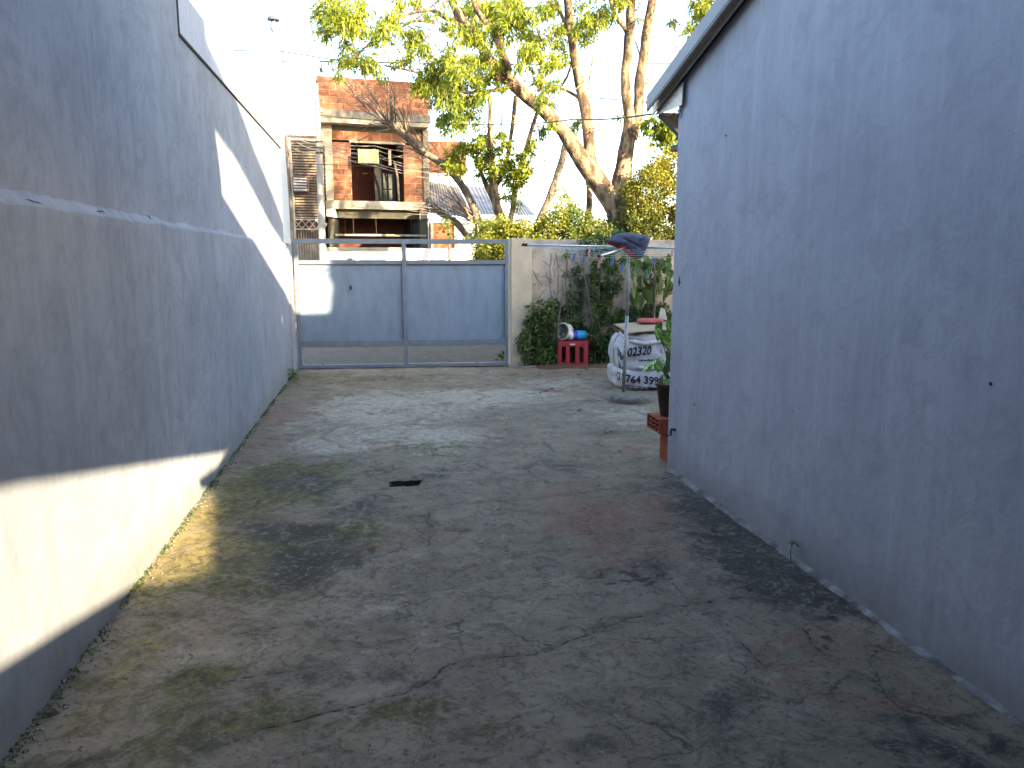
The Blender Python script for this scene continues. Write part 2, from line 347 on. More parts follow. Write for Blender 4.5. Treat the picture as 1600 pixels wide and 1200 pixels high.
    cracks = [[(330, 726), (395, 721), (430, 719), (470, 715), (540, 711), (600, 703), (660, 700), (720, 697)],
              [(1110, 940), (1085, 943), (1060, 946), (1030, 957), (1000, 962), (985, 963), (960, 974), (940, 980), (915, 993), (895, 998), (860, 1015), (835, 1021), (790, 1025), (750, 1029), (723, 1033), (690, 1045), (655, 1072), (630, 1085), (600, 1088), (570, 1100), (540, 1108), (505, 1115), (470, 1126), (440, 1133), (410, 1137), (380, 1152), (350, 1162), (320, 1177)],
              [(1108, 938), (1125, 962), (1138, 985), (1150, 998), (1165, 1008), (1182, 1025), (1200, 1050)],
              [(1108, 938), (1130, 935), (1160, 931), (1200, 940)], [(1085, 950), (1100, 958), (1110, 957)],
              [(210, 960), (260, 958), (310, 962)], [(370, 990), (400, 984), (430, 979), (460, 975), (480, 974), (500, 979), (540, 982), (560, 976), (590, 972), (625, 966), (645, 960)],
              [(600, 985), (620, 990), (640, 996), (620, 1003), (560, 1012)],
              [(540, 1040), (500, 1042), (450, 1048), (400, 1055), (360, 1062)],
              [(700, 789), (750, 785), (800, 782), (855, 778), (880, 772), (905, 771)], [(905, 771), (930, 768), (960, 760)],
              [(765, 930), (800, 934), (820, 927), (850, 915)], [(780, 869), (815, 868)], [(700, 827), (740, 828)],
              [(490, 645), (510, 652), (505, 662), (530, 665), (512, 676), (500, 684), (520, 690), (540, 700)], [(510, 660), (545, 657)], [(505, 640), (540, 630), (580, 632)],
              [(740, 612), (760, 618), (745, 626)], [(620, 604), (600, 612), (640, 622)], [(690, 685), (715, 690), (745, 692)],
              [(680, 735), (715, 735)], [(850, 690), (865, 705), (890, 712), (920, 715)], [(1000, 745), (1035, 748), (1060, 742), (1075, 735)], [(1040, 760), (1010, 765), (990, 757)],
              [(990, 640), (1010, 648), (1030, 645)], [(330, 735), (360, 732), (390, 735)], [(670, 795), (672, 830), (676, 870)], [(920, 660), (950, 668), (940, 680)],
              [(1220, 960), (1260, 985), (1300, 1030), (1340, 1060)], [(520, 830), (560, 838), (590, 835)], [(840, 645), (870, 640), (890, 648)]]
    D = np.full(X.shape, 9.)
    rr = np.random.default_rng(9)
    for c in cracks:
        P = [G(*p)[:2] for p in c]; Q = [P[0]]
        for a, b in zip(P[:-1], P[1:]):
            L = np.linalg.norm(b-a); k = max(1, int(L/.06)); pe = np.array([-(b-a)[1], (b-a)[0]])/max(L, 1e-6)
            for j in range(1, k+1): Q.append(a+(b-a)*j/k+pe*rr.normal()*.010*(j < k))
        for a, b in zip(Q[:-1], Q[1:]):
            lo = np.minimum(a, b)-.16; hi = np.maximum(a, b)+.16
            j0, j1 = np.searchsorted(ys, (lo[1], hi[1])); i0, i1 = np.searchsorted(xs, (lo[0], hi[0]))
            if j1 <= j0 or i1 <= i0: continue
            x = X[j0:j1, i0:i1]-a[0]; y = Y[j0:j1, i0:i1]-a[1]; d = b-a
            t = np.clip((x*d[0]+y*d[1])/(d@d+1e-9), 0, 1)
            D[j0:j1, i0:i1] = np.minimum(D[j0:j1, i0:i1], np.hypot(x-t*d[0], y-t*d[1]))
    D = np.minimum(D, .15)
    Z = Z-.006*np.clip(1-D/.014, 0, 1)
    # grated drain hole
    dc = G(632, 753); hole = (np.abs(X-dc[0])+.02*vnoise(20, 31) < .105) & (np.abs(Y-dc[1])+.02*vnoise(22, 32) < .052)
    Z = Z-.012*np.exp(-(((X-dc[0])/.3)**2+((Y-dc[1])/.3)**2))
    V = np.stack([X, Y, Z], -1).reshape(-1, 3); nx = len(xs); ny = len(ys)
    jj, ii = np.meshgrid(np.arange(ny-1), np.arange(nx-1), indexing='ij')
    keep = ~(hole[:-1, :-1] | hole[1:, 1:]) & ~((X[:-1, :-1] > 2.3) & (Y[:-1, :-1] < 5.2))
    jj = jj[keep]; ii = ii[keep]; a = jj*nx+ii; F = np.stack([a, a+1, a+nx+1, a+nx], 1)
    # material
    m, t, b = new_mat('old_cracked_concrete'); n = N(t); v = n.n('ShaderNodeNewGeometry').outputs['Position']
    base = n.noise(v, 2.2, 9, .66, .9); c = n.mix(n.ramp(base, .33, .68), (.228, .184, .130), (.128, .104, .076))
    b2 = n.noise(v, 6, 13, .80, 1.3); c = n.mix(n.math('MULTIPLY', n.ramp(b2, .50, .62), .75), c, (.052, .044, .035))
    b3 = n.noise(n.scale(v, (1, 2.2, 1)), 3.6, 13, .80, 1.6); c = n.mix(n.math('MULTIPLY', n.ramp(b3, .53, .62), .65), c, (.250, .222, .182))
    def lay(c, at, col, col2, sc, sharp=.22, amt=1.):
        nz = n.noise(v, sc, 12, .78, 1.1); q = n.math('ADD', n.attr(at), n.math('MULTIPLY', n.math('SUBTRACT', nz, .5), 3.0))
        f = n.math('MULTIPLY', n.ramp(q, .28, .28+sharp), amt)
        return n.mix(f, c, n.mix(n.ramp(n.noise(v, sc*3.1, 5), .4, .6), col, col2))
    c = lay(c, 'pale', (.385, .345, .275), (.265, .238, .190), 4.5, .55, .85)
    c = lay(c, 'red', (.205, .112, .074), (.150, .088, .062), 5, .5, .9)
    c = lay(c, 'moss', (.120, .108, .030), (.046, .050, .018), 6, .4, .88)
    c = lay(c, 'sun_moss_yel', (.300, .225, .075), (.200, .160, .060), 7, .5, .7)
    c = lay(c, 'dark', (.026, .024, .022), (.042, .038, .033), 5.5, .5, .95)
    fk = n.ramp(n.noise(v, 8, 13, .80, 2.2), .52, .57)
    c = n.mix(n.math('MULTIPLY', fk, n.ramp(n.attr('dark'), .1, .6, 0, .75)), c, (.185, .162, .125))
    fk2 = n.ramp(n.noise(v, 11, 12, .80, 1.2), .50, .56)
    c = n.mix(n.math('MULTIPLY', fk2, n.ramp(n.attr('moss'), .1, .6, 0, .7)), c, (.030, .034, .016))
    c = n.mix(n.ramp(n.attr('spots'), .25, .7, 0, .9), c, (.030, .024, .022))
    c = n.mix(n.ramp(n.noise(v, 45, 3, .6), .60, .70, 0, .25), c, (.32, .29, .25))
    c = n.mix(n.ramp(n.noise(v, 33, 4, .7), .56, .66, 0, .7), c, (.034, .030, .024))
    wob = n.math('MULTIPLY', n.math('SUBTRACT', n.noise(v, 28, 5, .7), .5), .014)
    cd_ = n.math('ADD', n.attr('crack'), wob)
    wd = n.noise(v, 2.7, 3)
    thr = n.ramp(wd, .3, .6, -.0005, .0042)
    cf = n.ramp(n.math('SUBTRACT', cd_, thr), 0, .0022, 1, 0)
    # crazing: broken hairlines in warped cells
    wv = n.n('ShaderNodeVectorMath', operation='ADD'); wn_ = n.n('ShaderNodeTexNoise'); wn_.inputs['Scale'].default_value = 5; wn_.inputs['Detail'].default_value = 7; n.l(v, wn_.inputs['Vector'])
    n.l(v, wv.inputs[0]); n.l(n.scale(wn_.outputs[1], (.30, .30, 0)), wv.inputs[1])
    for sc_, am in ((2.3, .75), (6.5, .5)):
        ve = n.n('ShaderNodeTexVoronoi', feature='DISTANCE_TO_EDGE'); ve.inputs['Scale'].default_value = sc_; n.l(wv.outputs[0], ve.inputs['Vector'])
        msk = n.ramp(n.noise(v, sc_*.8, 5, .7), .50, .58)
        c = n.mix(n.math('MULTIPLY', n.math('MULTIPLY', n.ramp(ve.outputs[0], .002*sc_, .006*sc_, 1, 0), msk), am), c, (.030, .026, .022))
    # exposed aggregate
    va = n.n('ShaderNodeTexVoronoi'); va.inputs['Scale'].default_value = 75; n.l(v, va.inputs['Vector'])
    c = n.mix(n.math('MULTIPLY', n.ramp(va.outputs[0], .25, .45, 1, 0), n.ramp(n.noise(v, 3.2, 8, .75), .48, .60, 0, .55)), c, (.055, .048, .040))
    # the damp, darker halo along a crack
    c = n.mix(n.ramp(cd_, 0, .05, .35, 0), c, (.05, .048, .042))
    c = n.mix(n.math('MULTIPLY', cf, .92), c, (.012, .011, .010))
    # scattered grit pits
    vo = n.n('ShaderNodeTexVoronoi'); vo.inputs['Scale'].default_value = 15; n.l(v, vo.inputs['Vector'])
    c = n.mix(n.ramp(vo.outputs[0], .03, .06, .5, 0), c, (.03, .028, .025))
    n.l(c, b.inputs['Base Color'])
    n.l(n.ramp(n.noise(v, 3, 5), .3, .7, .62, .9), b.inputs['Roughness']); b.inputs['Specular IOR Level'].default_value = .3
    h = n.math('SUBTRACT', n.noise(v, 38, 6, .7), n.math('MULTIPLY', cf, 1.5))
    n.l(n.bump(h, .55, .008, n.bump(b2, .45, .02)), b.inputs['Normal'])
    o = fast_mesh('driveway', V, F, m, None, dict(sun_moss_yel=sun_moss_yel.ravel(), moss=moss.ravel(), pale=pale.ravel(), dark=dark.ravel(), red=red.ravel(), spots=spots.ravel(), crack=D.ravel()), smooth=True)
    tag(o, kind='structure'); return dc
dc = concrete_floor()
MB().box(-400, 400, -300, 900, -.9, -.45).build('ground', M['soil'], kind='structure')
MB().box(-1.3, XR+.05, -5, .31, -.25, -.004).build('back_floor', M['stone'], kind='structure')
MB().box(-30, 40, 11.62, 14.6, -.28, -.03).build('sidewalk', M['pave'], kind='structure')
MB().box(-30, 40, 14.75, 18.6, -.38, -.14).build('road', M['street'], kind='structure')
kb = MB(); kb.box(-30, 40, 14.6, 14.75, -.38, -.01); kb.box(-30, 40, 18.6, 18.75, -.38, -.01); kb.build('kerb', M['concrete'], kind='structure')
MB().box(-30, 40, 18.75, 23, -.28, -.03).build('far_sidewalk', M['pave'], kind='structure')
# garden soil bed in front of the garden wall
gb = []
xs = np.linspace(2.1, 7.5, 46); ysl = np.linspace(10.35, 11.45, 12)
V = np.array([(x, y, -.035+.075*min(1, max(0, (y-10.5-.25*mn.noise(Vector((x*2, 0, 0)))-max(0, 2.5-x))/.7))+.022*mn.noise(Vector((x*5, y*5, 0)))) for y in ysl for x in xs])
F = np.array([(j*46+i, j*46+i+1, (j+1)*46+i+1, (j+1)*46+i) for j in range(11) for i in range(45)])
tag(fast_mesh('garden_soil', V, F, M['soil'], smooth=True), kind='structure')
MB().box(4.85, 12, 5.2, 10.4, -.3, -.03).build('side_yard', M['soil'], kind='structure')

# drain
dr = empty('floor_drain', (dc[0], dc[1], 0), label='small dark rectangular drain with a rusty grate sunk in the concrete driveway', cat='drain')
d = MB(); d.box(-.14, .14, -.1, -.085, -.25, -.022); d.box(-.14, .14, .085, .1, -.25, -.022); d.box(-.14, -.125, -.085, .085, -.25, -.022); d.box(.125, .14, -.085, .085, -.25, -.022); d.box(-.14, .14, -.1, .1, -.3, -.251)
d.build('drain_box', M['dark'], dr)
g = MB()
for i in range(9): g.box(-.11+i*.0275-.004, -.11+i*.0275+.004, -.08, .08, -.070, -.060)
g.box(-.12, .12, -.083, -.07, -.072, -.056); g.build('grate', M['rust'], dr)

# ------------------------------------------------------------------ boundary wall on the left
bw = empty('boundary_wall', (XL, 5, 0), label='long tall grey cement boundary wall along the left edge of the driveway with a rough ledge', cat='wall')
def rel(o, p): o.parent = p; o.matrix_parent_inverse = Matrix.Translation(-Vector(p.location)) if not p.rotation_euler.z else p.matrix_basis.inverted(); return o
XU = XL-.030
def lower_wall():
    ys = np.concatenate([[-6, -3], np.arange(0, 10.95, .045), [11.6]]); V = []; zt = 1.80
    prof = []
    for y in ys:
        w = mn.noise(Vector((y*2.2, 3, 1)))*.013+mn.noise(Vector((y*9, 7, 1)))*.006+mn.noise(Vector((y*25, 2, 1)))*.003
        e = .068*max(.25, 1-y/9)+mn.noise(Vector((y*1.7, 9, 4)))*.020+mn.noise(Vector((y*11, 9, 4)))*.007
        zj = zt+w
        V += [(XL+.004*mn.noise(Vector((y*.8, 0, 0))), y, -.2), (XL+.004*mn.noise(Vector((y*.8, 0, 2))), y, .9), (XL, y, zj-.012), (XL-.005, y, zj), (XU-.002, y, zj+e), (XU-.2, y, zj+e)]
    k = 6; n = len(ys); F = [(j*k+i, (j+1)*k+i, (j+1)*k+i+1, j*k+i+1) for j in range(n-1) for i in range(k-1)]
    F.append(tuple((n-1)*k+i for i in range(k)))
    mb = MB(); mb.add(V, F); rel(mb.build('lower_wall', M['wall']), bw)
lower_wall()
TOP = 3.44
yc = PX(277, 30, XU)[1]; zs = PX(350, 135, XU)[2]
mb = MB(); mb.box(XU-.18, XU, -6, yc, 1.7, 4.3); rel(mb.build('upper_wall', M['wall'], label='tall rear stretch of the upper wall'), bw)
mb = MB(); mb.box(XU-.18, XU, yc, 10.93, 1.7, zs); rel(mb.build('upper_wall', M['wall']), bw)
mb = MB(); mb.box(XU-.20, XU-.035, yc+.012, 10.90, zs+.022, TOP); rel(mb.build('parapet', M['verge'] if False else M['wall2']), bw)
mb = MB(); mb.box(XU-.20, XU+.012, yc+.002, 11.03, zs, zs+.018); rel(mb.build('flashing', M['dark']), bw)
mb = MB(); mb.tube([(XU+.004, yc+.005, zs), (XU+.003, yc+.004, 4.3)], .008, 5); rel(mb.build('joint_strip', M['dark']), bw)
mb = MB(); mb.box(XL-.2, XL+.02, 10.96, 11.40, -.2, 1.80)
rel(mb.build('end_pier', M['wall']), bw)
# rough hairline breaks on the ledge
lk = MB(); rr = random.Random(4)
for (x0, y0, x1, y1) in [(40, 312, 72, 322), (150, 328, 165, 332), (228, 338, 240, 341)]:
    pts = []
    for i in range(6):
        t = i/5; p = PX(x0+(x1-x0)*t, y0+(y1-y0)*t+rr.uniform(-2, 2), XU+.022); pts.append(p)
    lk.tube(pts, [.0005, .002, .003, .0025, .0015, .0005], 4)
rel(lk.build('ledge_crack', M['dark']), bw)

# ------------------------------------------------------------------ sliding gate
grz = math.atan2(-.17, 3.1)
gt = empty('sliding_gate', (-1.20, 11.49, 0), grz, 'wide grey-blue sheet steel sliding gate closing the far end of the driveway', 'gate')
GW = 3.08
def gz(y): return PY(630, y, 11.4)[2]
def gb_(name, x0, x1, z0, z1, y0=-.03, y1=.03, m='metald', bev=.004): return MB().box(x0, x1, y0, y1, z0, z1).build(name, M[m], gt, bevel=bev)
xm = 1.56
gb_('rail', 0, GW, gz(381), gz(373.5)); gb_('rail', .06, xm-.03, gz(413), gz(406.5), -.028, .028); gb_('rail', xm+.03, GW-.05, gz(413), gz(406.5), -.028, .028)
gb_('rail', .06, xm-.03, gz(540), gz(531), -.034, .028); gb_('rail', xm+.03, GW-.05, gz(540), gz(531), -.034, .028)
gb_('rail', 0, GW, .012, gz(568), -.034, .03)
zb, ztp = gz(568), gz(381)
gb_('stile', 0, .06, zb, ztp, -.031, .031); gb_('stile', xm-.03, xm+.03, zb, ztp, -.036, .031); gb_('stile', GW-.05, GW, zb, ztp, -.031, .031)
def sheet(x0, x1, z0, z1):
    nx, nz = 24, 18; V = []
    for j in range(nz+1):
        for i in range(nx+1):
            u, v = i/nx, j/nz; x = x0+(x1-x0)*u; z = z0+(z1-z0)*v
            V.append((x, .012+.010*mn.noise(Vector((x*1.7, z*1.7, x0)))*math.sin(math.pi*u)*math.sin(math.pi*v), z))
    F = [(j*(nx+1)+i, j*(nx+1)+i+1, (j+1)*(nx+1)+i+1, (j+1)*(nx+1)+i) for j in range(nz) for i in range(nx)]
    MB().add(V, F).build('sheet_panel', M['metal'], gt, smooth=True)
sheet(.06, xm-.03, gz(531), gz(413)); sheet(xm+.03, GW-.05, gz(531), gz(413))
lx = PY(548, 430, 11.45)[0]+1.20
lt = MB().box(lx-.035, lx+.035, -.045, -.028, gz(412), gz(404)).build('latch', M['metald'], gt)
hb = MB(); hb.tube([(lx-.025, -.04, gz(406)), (lx-.022, -.045, gz(440)), (lx+.0, -.05, gz(448)), (lx+.022, -.045, gz(440)), (lx+.02, -.04, gz(406))], .004, 6)
hb.build('hasp', M['metald'], lt)
hb = MB(); hb.box(lx-.018, lx+.018, -.065, -.035, gz(452), gz(446)); hb.build('padlock', M['dark'], lt, bevel=.004)
MB().box(-.02, GW+.02, -.02, .02, -.03, .008).build('track', M['rust'], gt)
for wx_ in (.35, 2.6): MB().lathe([(0, -.012), (.035, -.012), (.035, .012), (0, .012)], (wx_, .0, .035), 16, (0, 1, 0)).build('wheel', M['dark'], gt)

# gate post and garden wall
gp = empty('gate_post', (2.06, 11.45, 0), label='cream painted pillar with a grimy foot at the right end of the gate', cat='post')
pl, pr = PY(797, 470, 11.38)[0], PY(829, 470, 11.38)[0]
rel(MB().box(pl, pr, 11.30, 11.60, -.1, 1.895).build('pillar', M['cream'], bevel=.012), gp)
gw = empty('garden_wall', (4.5, 11.5, 0), label='cream plastered street wall with vine marks behind the garden plants', cat='wall')
rel(MB().box(pr+.001, 9.5, 11.50, 11.64, -.3, 1.885).build('wall', M['creamdirty'], bevel=.01), gw)
vm = MB(); rr = random.Random(2)
for i in range(34):
    x, y = rr.uniform(835, 905), rr.uniform(400, 500); p = PY(x, y, 11.494); pts = [p]; a = rr.uniform(0, 6.3)
    for k in range(rr.randint(3, 8)):
        a += rr.uniform(-.6, .6); p = p+np.array([math.cos(a), 0, math.sin(a)])*.035; pts.append(p)
    if max(q[2] for q in pts) < 1.85: vm.tube(pts, .0035, 4)
for x in (860, 871, 884): vm.tube([PY(x+rr.uniform(-2, 2), y, 11.49) for y in range(395, 480, 12)], .004, 4)
rel(vm.build('dead_vine', M['barkd'], kind='stuff'), gw)
rel(MB().lathe([(.075, 0), (.075, .06), (.062, .06), (.062, -.05), (0, -.05)], PY(816, 545, 11.29), 20, (0, -1, 0)).build('drain_pipe', M['rust'], smooth=False), gp)
tag(gp, 'cream painted pillar with a rusty pipe mouth near its foot beside the gate')

# ------------------------------------------------------------------ grey house on the right
hs = empty('grey_house', (XR, 3.7, 0), label='grey plastered house with a sloping sheet roof along the right side of the driveway', cat='house')
YC = 5.50; slope = -.262
def vz(y, z0=2.70): return z0+slope*(y-6.12)
def house():
    yb = 1.95; ys = list(np.arange(yb, YC, .12))+[YC]; V = []; 
    zs_ = lambda y: vz(y, 2.665)
    nz = 14
    for y in ys:
        for k in range(nz+1):
            z = -.2+(zs_(y)+.2)*k/nz; V.append((XR+.005*mn.noise(Vector((y*.9, z*.9, 5))), y, z))
    F = [(j*(nz+1)+i, j*(nz+1)+i+1, (j+1)*(nz+1)+i+1, (j+1)*(nz+1)+i) for j in range(len(ys)-1) for i in range(nz)]
    mb = MB(); mb.add(V, F); rel(mb.build('side_wall', M['wall2'], smooth=True), hs)
    rel(MB().box(XR+.001, 10.8, YC-.15, YC-.001, -.2, 2.50).build('front_wall', M['wall2']), hs)
    rel(MB().prism([(yb, -.2), (YC-.151, -.2), (YC-.151, 2.70), (yb, 3.6)], 'x', 10.65, 10.8).build('side_wall', M['wall2'], label='far side wall'), hs)
    # corrugated roof sheet
    V = []; xs = np.arange(XR-.05, 10.9, .05)
    for y in (1.95, 6.10):
        for i, x in enumerate(xs): V.append((x, y, vz(y, 2.80)+.012*math.cos(i*math.pi)))
    n = len(xs); F = [(i, i+1, n+i+1, n+i) for i in range(n-1)]
    rel(MB().add(V, F).build('roof', M['zinc']), hs)
    a = PX(1013, 150, XR-.10); 
    # verge: deep grey sheet, galvanised strip, dark strip coloured as the shadow gap
    def slab(x0, x1, za, zb_, name, m, ye=None):
        ye = ye or a[1]; y0 = 1.95
        return rel(MB().prism([(y0, vz(y0, za)), (ye, vz(ye, za)), (ye, vz(ye, zb_)), (y0, vz(y0, zb_))], 'x', x0, x1).build(name, M[m]), hs)
    slab(XR-.112, XR-.098, 2.645, 2.762, 'verge_board', 'verge')
    slab(XR-.096, XR+.04, 2.735, 2.755, 'verge_cap', 'verge')
    slab(XR-.060, XR-.050, 2.625, 2.70, 'verge_trim', 'galv', a[1]+.02)
    slab(XR-.048, XR-.002, 2.66, 2.68, 'gap_shade_strip', 'dark', a[1]+.02)
    slab(XR-.114, XR-.113, 2.655, 2.660, 'verge_seam', 'dark')
    p = [PX(*q, XR-.03) for q in ((1021, 182), (1068, 128), (1066, 164), (1050, 171), (1030, 178))]
    rel(MB().prism([(q[1], q[2]) for q in p], 'x', XR-.034, XR-.028).build('eave_cheek', M['galv']), hs)
    # eave underside: dark boards with loose rafters and cable
    e = MB(); y1, z1 = PX(1025, 183, XR-.02)[1:]; e.prism([(YC, 2.50), (y1, z1+.035), (y1, z1), (YC, 2.465)], 'x', XR+.0, 10.8); rel(e.build('eave_soffit', M['dark']), hs)
    e = MB()
    for k in range(5): e.box(XR+.1+k*.5, XR+.16+k*.5, YC, y1-.02, 2.42, 2.462)
    rel(e.build('rafter_ends', M['slat'], kind='stuff'), hs)
    e = MB(); pts = [PX(x, y, XR-.01) for x, y in ((1022, 184), (1035, 178), (1044, 181), (1052, 177), (1060, 172), (1058, 186), (1062, 178), (1064, 171))]
    e.tube(pts, .004, 5); e.tube([PX(x, y, XR-.008) for x, y in ((1068, 130), (1067.5, 150), (1065.5, 172), (1064, 185))], .003, 5); rel(e.build('loose_cable', M['wire']), hs)
    # unseen rear walls added out of frame; the slit between shapes the low sun patch
    top = [(-7, 5.6), (1.5, 5.6), (1.93, 5.2), (1.93, 4.36), (2.04, 4.10), (2.07, 3.95), (2.0, 3.72), (1.98, 1.80), (1.42, 1.86), (-1.94, 2.59), (-2.3, 2.66), (-7, 2.66)]
    rel(MB().prism(top, 'x', XR+.012, XR+.10).build('shade_blocker_upper', M['wall2']), hs)
    low = [(-7, -.2), (1.949, -.2), (1.949, 1.78), (1.42, 1.80), (1.0, 1.77), (.67, 1.86), (.72, 1.77), (.95, 1.71), (-.17, 1.55), (-.36, 1.58), (-.77, 1.725), (-2.07, 2.02), (-2.6, 2.13), (-2.62, 2.655), (-7, 2.655)]
    low = [(-7, -.2), (1.98, -.2), (1.98, 1.795), (1.55, 1.80), (1.25, 1.78), (.67, 1.85), (.70, 1.78), (.95, 1.70), (-.17, 1.55), (-.36, 1.58), (-.77, 1.725), (-2.07, 2.02), (-2.6, 2.13), (-2.62, 2.655), (-7, 2.655)]
    rel(MB().prism(low, 'x', XR+.0125, XR+.09).build('shade_blocker_lower', M['wall2']), hs)
    # unseen blockers added above the roof, cut to cast the far shadow edges
    dy, dz, xx = -1.81, .674, 3.5
    band = [(1.55, 5.13), (2.5, 4.97), (3.5, 4.66), (4.04, 4.46), (5.44, 4.08), (6.54, 3.72), (7.9, 3.36), (7.9, 3.14), (6.54, 3.36), (6.0, 3.57), (5.01, 3.75), (3.89, 4.01), (2.86, 4.24), (2.3, 4.31), (1.93, 4.36), (1.0, 4.5), (1.0, 5.2)]
    rel(MB().prism([(y+dy, z+dz) for y, z in band], 'x', xx, xx+.05).build('shadow_band_panel', M['zinc']), hs)
    rel(MB().box(xx+.051, xx+.13, -.75, -.67, 3.9, 5.6).build('added_shadow_panel_post', M['polegrey']), hs)
    Y0 = 4.8; t = (11.45-Y0)/4.6; pol = []
    for q in ((514.7, 398), (514.7, 413), (515, 432), (521, 445), (520, 455), (518.5, 464), (518.7, 480), (513, 495), (505, 499), (480, 497)):
        p = PY(*q, 11.45); pol.append((p[0]+3.4*t, p[2]+1.71*t))
    x0 = pol[0][0]
    pol = [(x0-.01, 4.46)]+pol+[(pol[-1][0]-.3, 2.95), (10.7, 2.95), (10.7, 4.46)]
    pol = [(x, min(z, 4.46)) for x, z in pol]
    rel(MB().prism(pol, 'y', Y0, Y0+.06).build('shadow_edge_panel', M['wall2']), hs)
house()
# pale mortar fillet along the foot of the house wall
fl = MB(); V = []; ys = np.arange(.4, 5.45, .04)
for y in ys:
    w = .026+.014*mn.noise(Vector((y*2.5, 1, 1)))+.012*mn.noise(Vector((y*12, 1, 1)))
    V += [(XR+.01, y, .022+.01*mn.noise(Vector((y*6, 2, 1)))), (XR-w*.4, y, .014), (XR-w, y, .004+.004*mn.noise(Vector((y*9, 4, 1)))), (XR-w-.012, y, -.02)]
F = [(j*4+i, j*4+i+1, (j+1)*4+i+1, (j+1)*4+i) for j in range(len(ys)-1) for i in range(3)]
rel(MB().add(V, F).build('base_fillet', M['fillet'], label='chipped pale mortar strip at the foot of the wall'), hs)
# things sticking out of the wall
hk = MB(); p = PX(1053, 678, XR-.01)
hk.tube([p+np.array([.02, 0, .03]), p+np.array([-.02, .0, .035]), p+np.array([-.025, .01, .01]), p+np.array([-.01, .02, -.01]), p+np.array([-.04, .06, -.03])], [.012, .012, .01, .007, .003], 6)
rel(hk.build('stub_pipe', M['dark']), hs)
mk = MB()
for x, y, s in ((1062, 441, 1.6), (1058, 628, .8), (1085, 632, 1), (1548, 600, 1), (1134, 212, .8), (1547, 598, .6)):
    p = PX(x, y, XR-.001); mk.lathe([(0, .002), (.006*s, .002), (.007*s, -.004)], p, 8, (-1, 0, 0))
mk.tube([PX(1062, 432, XR-.002), PX(1060.5, 440, XR-.004), PX(1061, 447, XR-.002)], .003, 5)
rel(mk.build('wall_chip', M['dark'], kind='stuff'), hs)

# building behind the photographer: closes the yard; unseen roof added to shade near floor
bh = empty('rear_house', (0, -4, 0), label='plastered building behind the viewpoint with an added unseen roof shading the near driveway', cat='house')
rel(MB().box(XL, XR, -4.2, -4.0, -.1, 4.5).build('wall', M['wall']), bh)
rel(MB().box(XL, XR, -4.0, 1.3, 2.78, 2.88).build('added_shade_roof', M['verge']), bh)

# ------------------------------------------------------------------ across the street
FY = 22.; FR = R(8.)
f0 = PY(501, 300, FY); fdir = np.array([math.cos(FR), math.sin(FR), 0]); fnor = np.array([math.sin(FR), -math.cos(FR), 0])   # fnor points to the street
def FP(x, y, d=0.):
    """photo point -> (along facade, height) on the plane d metres behind the facade"""
    r = ray(x, y); p0 = f0-fnor*d; t = ((p0-C0)@fnor)/(r@fnor); P = C0+r*t; return float((P-f0)@fdir), float(P[2])
def FX(x, d=0.): return FP(x, 260, d)[0]
ub = empty('brick_building', (f0[0], f0[1], 0), FR, 'unfinished two storey building of bare hollow bricks and concrete slabs across the street', 'building')
UNIT = None
def brick_piece(parent, x0, x1, y0, y1, z0, z1, m='brick'):
    global UNIT
    if UNIT is None:
        b = MB(); b.box(-.5, .5, -.5, .5, -.5, .5)
        # grooved face: three shallow recessed channels typical of hollow clay bricks
        UNIT = bpy.data.meshes.new('brick'); v = []; f = []
        zs_ = [-.5, -.3, -.26, -.08, -.04, .08, .12, .28, .32, .5]; yy = [-.5, -.5, -.46, -.46, -.5, -.5, -.46, -.46, -.5, -.5]
        for x in (-.5, .5):
            for z, y in zip(zs_, yy): v.append((x, y, z))
        n = len(zs_); v += [(-.5, .5, -.5), (-.5, .5, .5), (.5, .5, -.5), (.5, .5, .5)]
        f += [(i, n+i, n+i+1, i+1) for i in range(n-1)]
        f += [(n-1, 2*n-1, 2*n+3, 2*n+1), (0, 2*n, 2*n+2, n), (2*n, 2*n+1, 2*n+3, 2*n+2)]
        f += [tuple(range(n))+(2*n+1, 2*n), tuple(range(2*n-1, n-1, -1))+(2*n+2, 2*n+3)]
        UNIT.from_pydata(v, [], f); UNIT.materials.append(M['brick'])
    o = bpy.data.objects.new('brick', UNIT); COL.objects.link(o); o.parent = parent
    o.location = ((x0+x1)/2, (y0+y1)/2, (z0+z1)/2); o.scale = (x1-x0, y1-y0, z1-z0); return o
def brick_field(parent, x0, x1, z0, z1, rows, y0, bw_=.33, seed=1, joint=.014, thick=.10, backing=True):
    rr = random.Random(seed); h = (z1-z0)/rows
    if backing: MB().box(x0+.004, x1-.004, y0+.014, y0+thick, z0, z1-.004).build('mortar', M['mortar'], parent)
    for r_ in range(rows):
        x = x0-(bw_*.5 if r_ % 2 else 0)
        while x < x1-.03:
            a, b = max(x, x0), min(x+bw_-joint, x1)
            if b-a > .05:
                y = y0+rr.uniform(-.006, .006); brick_piece(parent, a, b, y, y+thick-.01, z0+r_*h+joint*.5, z0+(r_+1)*h-joint*.5)
            x += bw_
zt0, zt1 = FP(505, 172)[1], FP(505, 120)[1]
w_all = FX(671)
brick_field(ub, .0, w_all, zt0, zt1, 5, -.12, seed=3)
MB().box(.0, .12, .0, 5, zt0, zt1-.05).build('side_parapet', M['brick'], ub); MB().box(w_all-.12, w_all, .0, 5, zt0, zt1-.05).build('side_parapet', M['brick'], ub)
# slab 1
za, zb2 = FP(505, 192)[1], zt0-.002
MB().box(-.02, w_all+.02, -.16, 5.5, za+.12, zb2).build('roof_slab', M['concrete'], ub)
MB().box(.06, w_all-.02, -.14, 5.5, za, za+.118).build('roof_beam', M['conclight'], ub)
